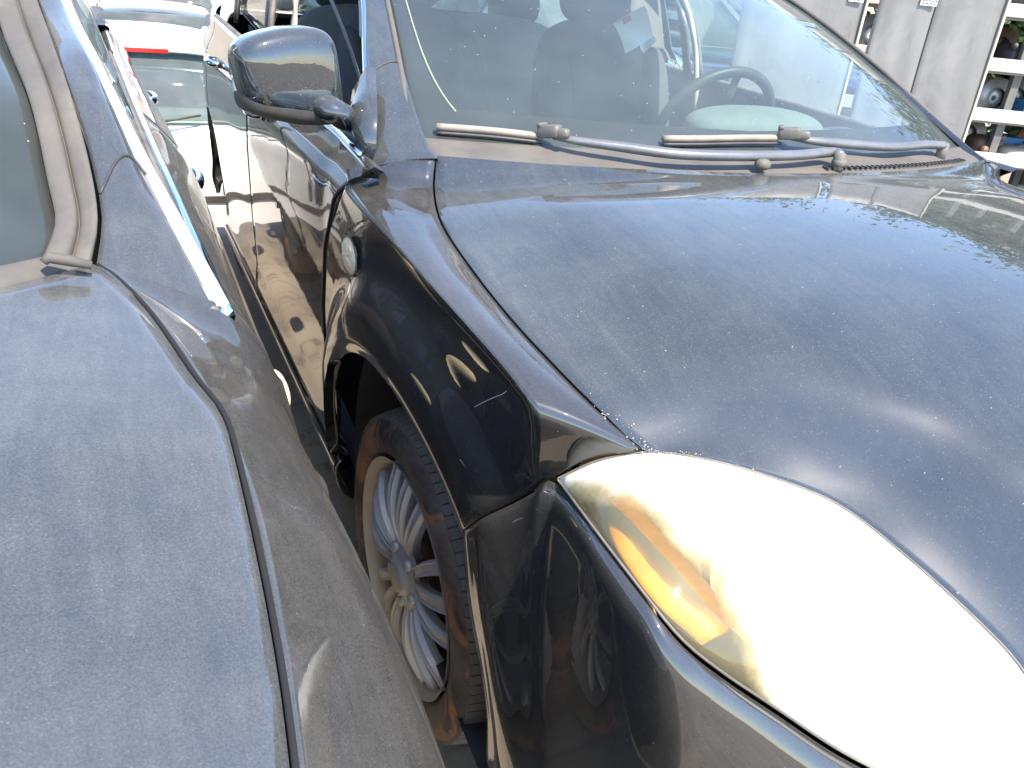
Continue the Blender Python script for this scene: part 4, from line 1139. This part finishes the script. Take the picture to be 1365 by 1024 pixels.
label_(1142, -6, .075, .06, 'white paper label at the top of the left steel sheet')
# rack behind
PR = W0.loc(1335, 120, 5.0); rk = empty('parts_rack', Vector((PR.x, PR.y, 0)), atan2(ux.y, ux.x), label='open parts rack with white beams and dark posts at the right edge', cat='rack')
def rx(u, v): return (at_depth_plane(u, v, PR, nn)-PR)
beams = [(1350, 14), (1345, 88), (1335, 155), (1340, 214)]
zs = [rx(u, v).z+PR.z for u, v in beams]; zs = zs+[zs[-1]-(zs[0]-zs[-1])/3]; zs = [zs[0]+(zs[0]-zs[1])]+zs
for z in zs:
    box('beam', (.3, 0, z), (3.6, .045, .075), RACKW, rk, bev=.004)
    box('beam', (.3, .62, z), (3.6, .045, .075), RACKW, rk, bev=.004)
    box('shelf', (.3, .31, z-.045), (3.6, .58, .015), GAL, rk, bev=.002)
for x in (-1.4, -.45, .09, .62, 1.6):
    for y in (.05, .60): box('post', (x, y, 1.05), (.05, .05, 2.1), RACKD, rk, bev=.003)
for x, x2 in ((-.45, .09), (.09, .62)):
    tube('brace', [(x, .62, .5), (x2, .62, .9)], .012, RACKD, rk, 6)
rr = random.Random(5)
DISC = simple('rusty_brake_disc', (.16, .10, .07), .6, .5, 50, .35, .2); ALU = simple('cast_aluminium', (.38, .37, .35), .45, .6, 40, .3, .3)
CARD = simple('weathered_cardboard', (.42, .30, .18), .8, 0, 30, .2); BLU = simple('blue_plastic', (.04, .16, .35), .4, 0, 30, .2)
kinds = []
def part_disc(loc, rz):
    o = bpy.data.objects.new('brake_disc', None); P = [(.0, .05), (.06, .05), (.065, .07), (.12, .07), (.125, .06), (.125, .045), (.07, .045), (.06, .02)]
    V = []; F = []; n_ = 28
    for i in range(n_):
        a = 2*pi*i/n_
        for r, z in P: V.append(Vector((cos(a)*max(r, .018), z-.05, sin(a)*max(r, .018)+.125)))
    m = len(P)
    for i in range(n_):
        for k in range(m-1): F.append((i*m+k, ((i+1) % n_)*m+k, ((i+1) % n_)*m+k+1, i*m+k+1))
    bpy.data.objects.remove(o); o = mesh('brake_disc', V, F, rr.choice([DISC, ALU]), None); o.location = loc; o.rotation_euler = (0, 0, rz)
    return tag(o, 'round brake disc standing on a rack shelf', 'brake disc', 'brake discs on the rack')
def part_gear(loc, rz):
    sx, sy, sz = rr.uniform(.14, .24), rr.uniform(.15, .25), rr.uniform(.10, .17)
    P = [superell((0, 0, sz/2), (sx, sy, sz), None, .6, 8, 14)]
    for k in range(3):
        a = rr.uniform(0, 6.28); p = Vector((cos(a)*sx*.35, sin(a)*sy*.35, rr.uniform(.03, sz))); P.append(tube('', [p, p+Vector((cos(a)*.09, sin(a)*.09, .02))], rr.uniform(.015, .035), None, n=10, build=False))
    V, F = merge(P); o = mesh('engine_part', V, F, rr.choice([ALU, DISC, BLK, RIMD]), None); o.location = loc; o.rotation_euler = (0, 0, rz)
    return tag(o, 'small metal engine part lying on a rack shelf', 'engine part', 'engine parts on the rack')
def part_box(loc, rz):
    s = (rr.uniform(.15, .22), .2, rr.uniform(.1, .16)); o = box('carton', (0, 0, s[2]/2), s, rr.choice([CARD, CARD, BLU, REFL]), None); o.location = loc; o.rotation_euler = (0, 0, rz)
    return tag(o, 'small carton on a rack shelf among engine parts', 'carton', 'cartons on the rack')
Mr = Matrix.Translation(rk.location) @ Matrix.Rotation(rk.rotation_euler.z, 4, 'Z')
items = []
for zi, z in enumerate(zs[1:-1]):
    x = -1.3
    while x < 1.55:
        for yy in (.18, .42):
            k = rr.random(); L_ = Mr @ Vector((x, yy, z)); dd = L_-CAMP; dp = dd.dot(FWD); uu = 682.5+FPX*dd.dot(RGT)/dp
            if not (1275 < uu < 1420 or 1135 < uu < 1185): continue
            L_ = Mr @ Vector((x+rr.uniform(-.03, .03), yy, z-.036)); items.append((zi, yy > .3, x, (part_disc if k < .4 else part_gear if k < .85 else part_box)(L_, rk.rotation_euler.z+rr.uniform(-.5, .5))))
        x += .23
ORD = ['first', 'second', 'third', 'fourth', 'fifth', 'sixth', 'seventh', 'eighth', 'ninth']
for zi in range(6):
    for back in (False, True):
        L_ = sorted([i for i in items if i[0] == zi and i[1] == back], key=lambda i: i[2])
        for q, it in enumerate(L_):
            o = it[3]; o['label'] = '%s %s from left in %s row on %s rack shelf' % ({'brake disc': 'round brake disc', 'engine part': 'metal engine part', 'carton': 'small carton'}[o['category']], ORD[q], 'back' if back else 'front', ORD[zi])
# papers left in the right car
for k, (u, v, y_, sz, ry, lab) in enumerate(((845, 40, 1.42, .13, .5, 'folded white paper with a red corner inside the black car by the driver seat'), (858, 52, 1.44, .07, -.7, 'small white paper scrap beside the folded paper inside the black car'), (622, 8, 2.9, .12, .1, 'white paper sheet on the rear shelf of the black car'))):
    p = FR.o+FR.ay(u, v, y_); o = sheet('paper_sheet', (0, 0, 0), (sz, sz*.8), Matrix.Rotation(radians(75), 3, 'X') @ Matrix.Rotation(ry, 3, 'Z'), PAPER, None, .012); o.location = p
    tag(o, lab, 'paper', 'loose papers in the black car')
    if k == 0: sheet('red_corner', (-.035, -.003, .03), (.035, .02), Matrix.Rotation(radians(75), 3, 'X') @ Matrix.Rotation(.5, 3, 'Z'), REDP, o, .002)
# ================================================================== TREES
LEAFM = []
for nm, c in (('dark', (.035, .06, .02)), ('mid', (.06, .10, .03)), ('light', (.11, .15, .045))):
    m, t = newmat('leaf_'+nm); n = N(t)
    d = n('BsdfDiffuse', {'Color': (*c, 1)}); tl = n('BsdfTranslucent', {'Color': (c[0]*1.2, c[1]*1.4, c[2], 1)}); g = n('BsdfGlossy', {'Roughness': .4, 'Color': (.5, .5, .5, 1)})
    a = n('MixShader', {0: .3, 1: d.outputs[0], 2: tl.outputs[0]}); b = n('MixShader', {0: .06, 1: a.outputs[0], 2: g.outputs[0]}); n.out(b.outputs[0]); LEAFM.append(m)
BARK = simple('bark', (.09, .07, .05), .9, 0, 30, .35, .6)
def tree(loc, h, rad, seed, label, leaves=9000, kind='tree'):
    rd_ = random.Random(seed); r = empty(kind, loc, rd_.uniform(0, 6), label=label, cat=kind, group='trees beyond the rack' if kind == 'tree' else 'bushes behind the rack')
    P = []; tips = []
    def limb(p, d, L, rr_, lev):
        pts = [p]; dd = d
        for i in range(5):
            dd = (dd+Vector((rd_.uniform(-.22, .22), rd_.uniform(-.22, .22), rd_.uniform(-.05, .16)))).normalized(); pts.append(pts[-1]+dd*L/5)
        P.append(tube('', pts, [rr_*(1-.6*i/5) for i in range(6)], None, n=7, build=False))
        if lev < 3:
            for k in range(4 if lev else 6):
                a = rd_.uniform(0, 6.28); q = pts[rd_.randint(2, 5)]; nd = (dd*.5+Vector((cos(a), sin(a), rd_.uniform(.0, .7)))).normalized(); limb(q, nd, L*rd_.uniform(.5, .72), rr_*.5, lev+1)
        else: tips.append(pts[-1])
        if lev >= 2: tips.extend(pts[2:])
    limb(Vector((0, 0, 0)), Vector((0, 0, 1)), h*.45, .12*h/5, 0)
    V, F = merge(P); mesh('trunk', V, F, BARK, r)
    V = []; F = []; mi_ = []
    for k in range(leaves):
        c = rd_.choice(tips)+Vector((rd_.gauss(0, .22), rd_.gauss(0, .22), rd_.gauss(0, .18)))*rad
        n1 = Vector((rd_.gauss(0, 1), rd_.gauss(0, 1), rd_.gauss(0, 1))).normalized(); n2 = n1.orthogonal().normalized(); n3 = n1.cross(n2); s_ = rd_.uniform(.05, .10)
        b = len(V); V += [c-n2*s_, c+n3*s_*.45, c+n2*s_, c-n3*s_*.45]; F.append((b, b+1, b+2, b+3)); mi_.append(rd_.choice((0, 0, 1, 1, 1, 2)))
    o = mesh('crown', V, F, LEAFM, r, False)
    o.data.polygons.foreach_set('material_index', mi_)
    return r
tree((8.8, 6.0, 0), 5.2, 1.3, 3, 'leafy tree close behind the right end of the rack', 14000)
tree((11.0, 3.2, 0), 6.6, 1.6, 4, 'leafy tree out beyond the rack on the far right', 12000)
tree((6.5, 11.5, 0), 6.0, 1.3, 9, 'leafy tree behind the steel sheets', 12000)
bp_ = W0.loc(1352, 60, 7.0); tree((bp_.x, bp_.y, 0), 2.3, .9, 21, 'leafy bush seen through the top of the rack at the right edge', 9000, 'bush')
bp_ = W0.loc(1420, 90, 6.6); tree((bp_.x, bp_.y, 0), 2.2, .9, 22, 'leafy bush just beyond the right edge behind the rack', 7000, 'bush')
# boundary wall
wl = box('boundary_wall', (2, 17, .6), (34, .3, 3.2), simple('beige_render', (.42, .36, .29), .9, 0, 6, .15, .3), None); tag(wl, 'long beige rendered wall closing the far side of the yard', 'wall')
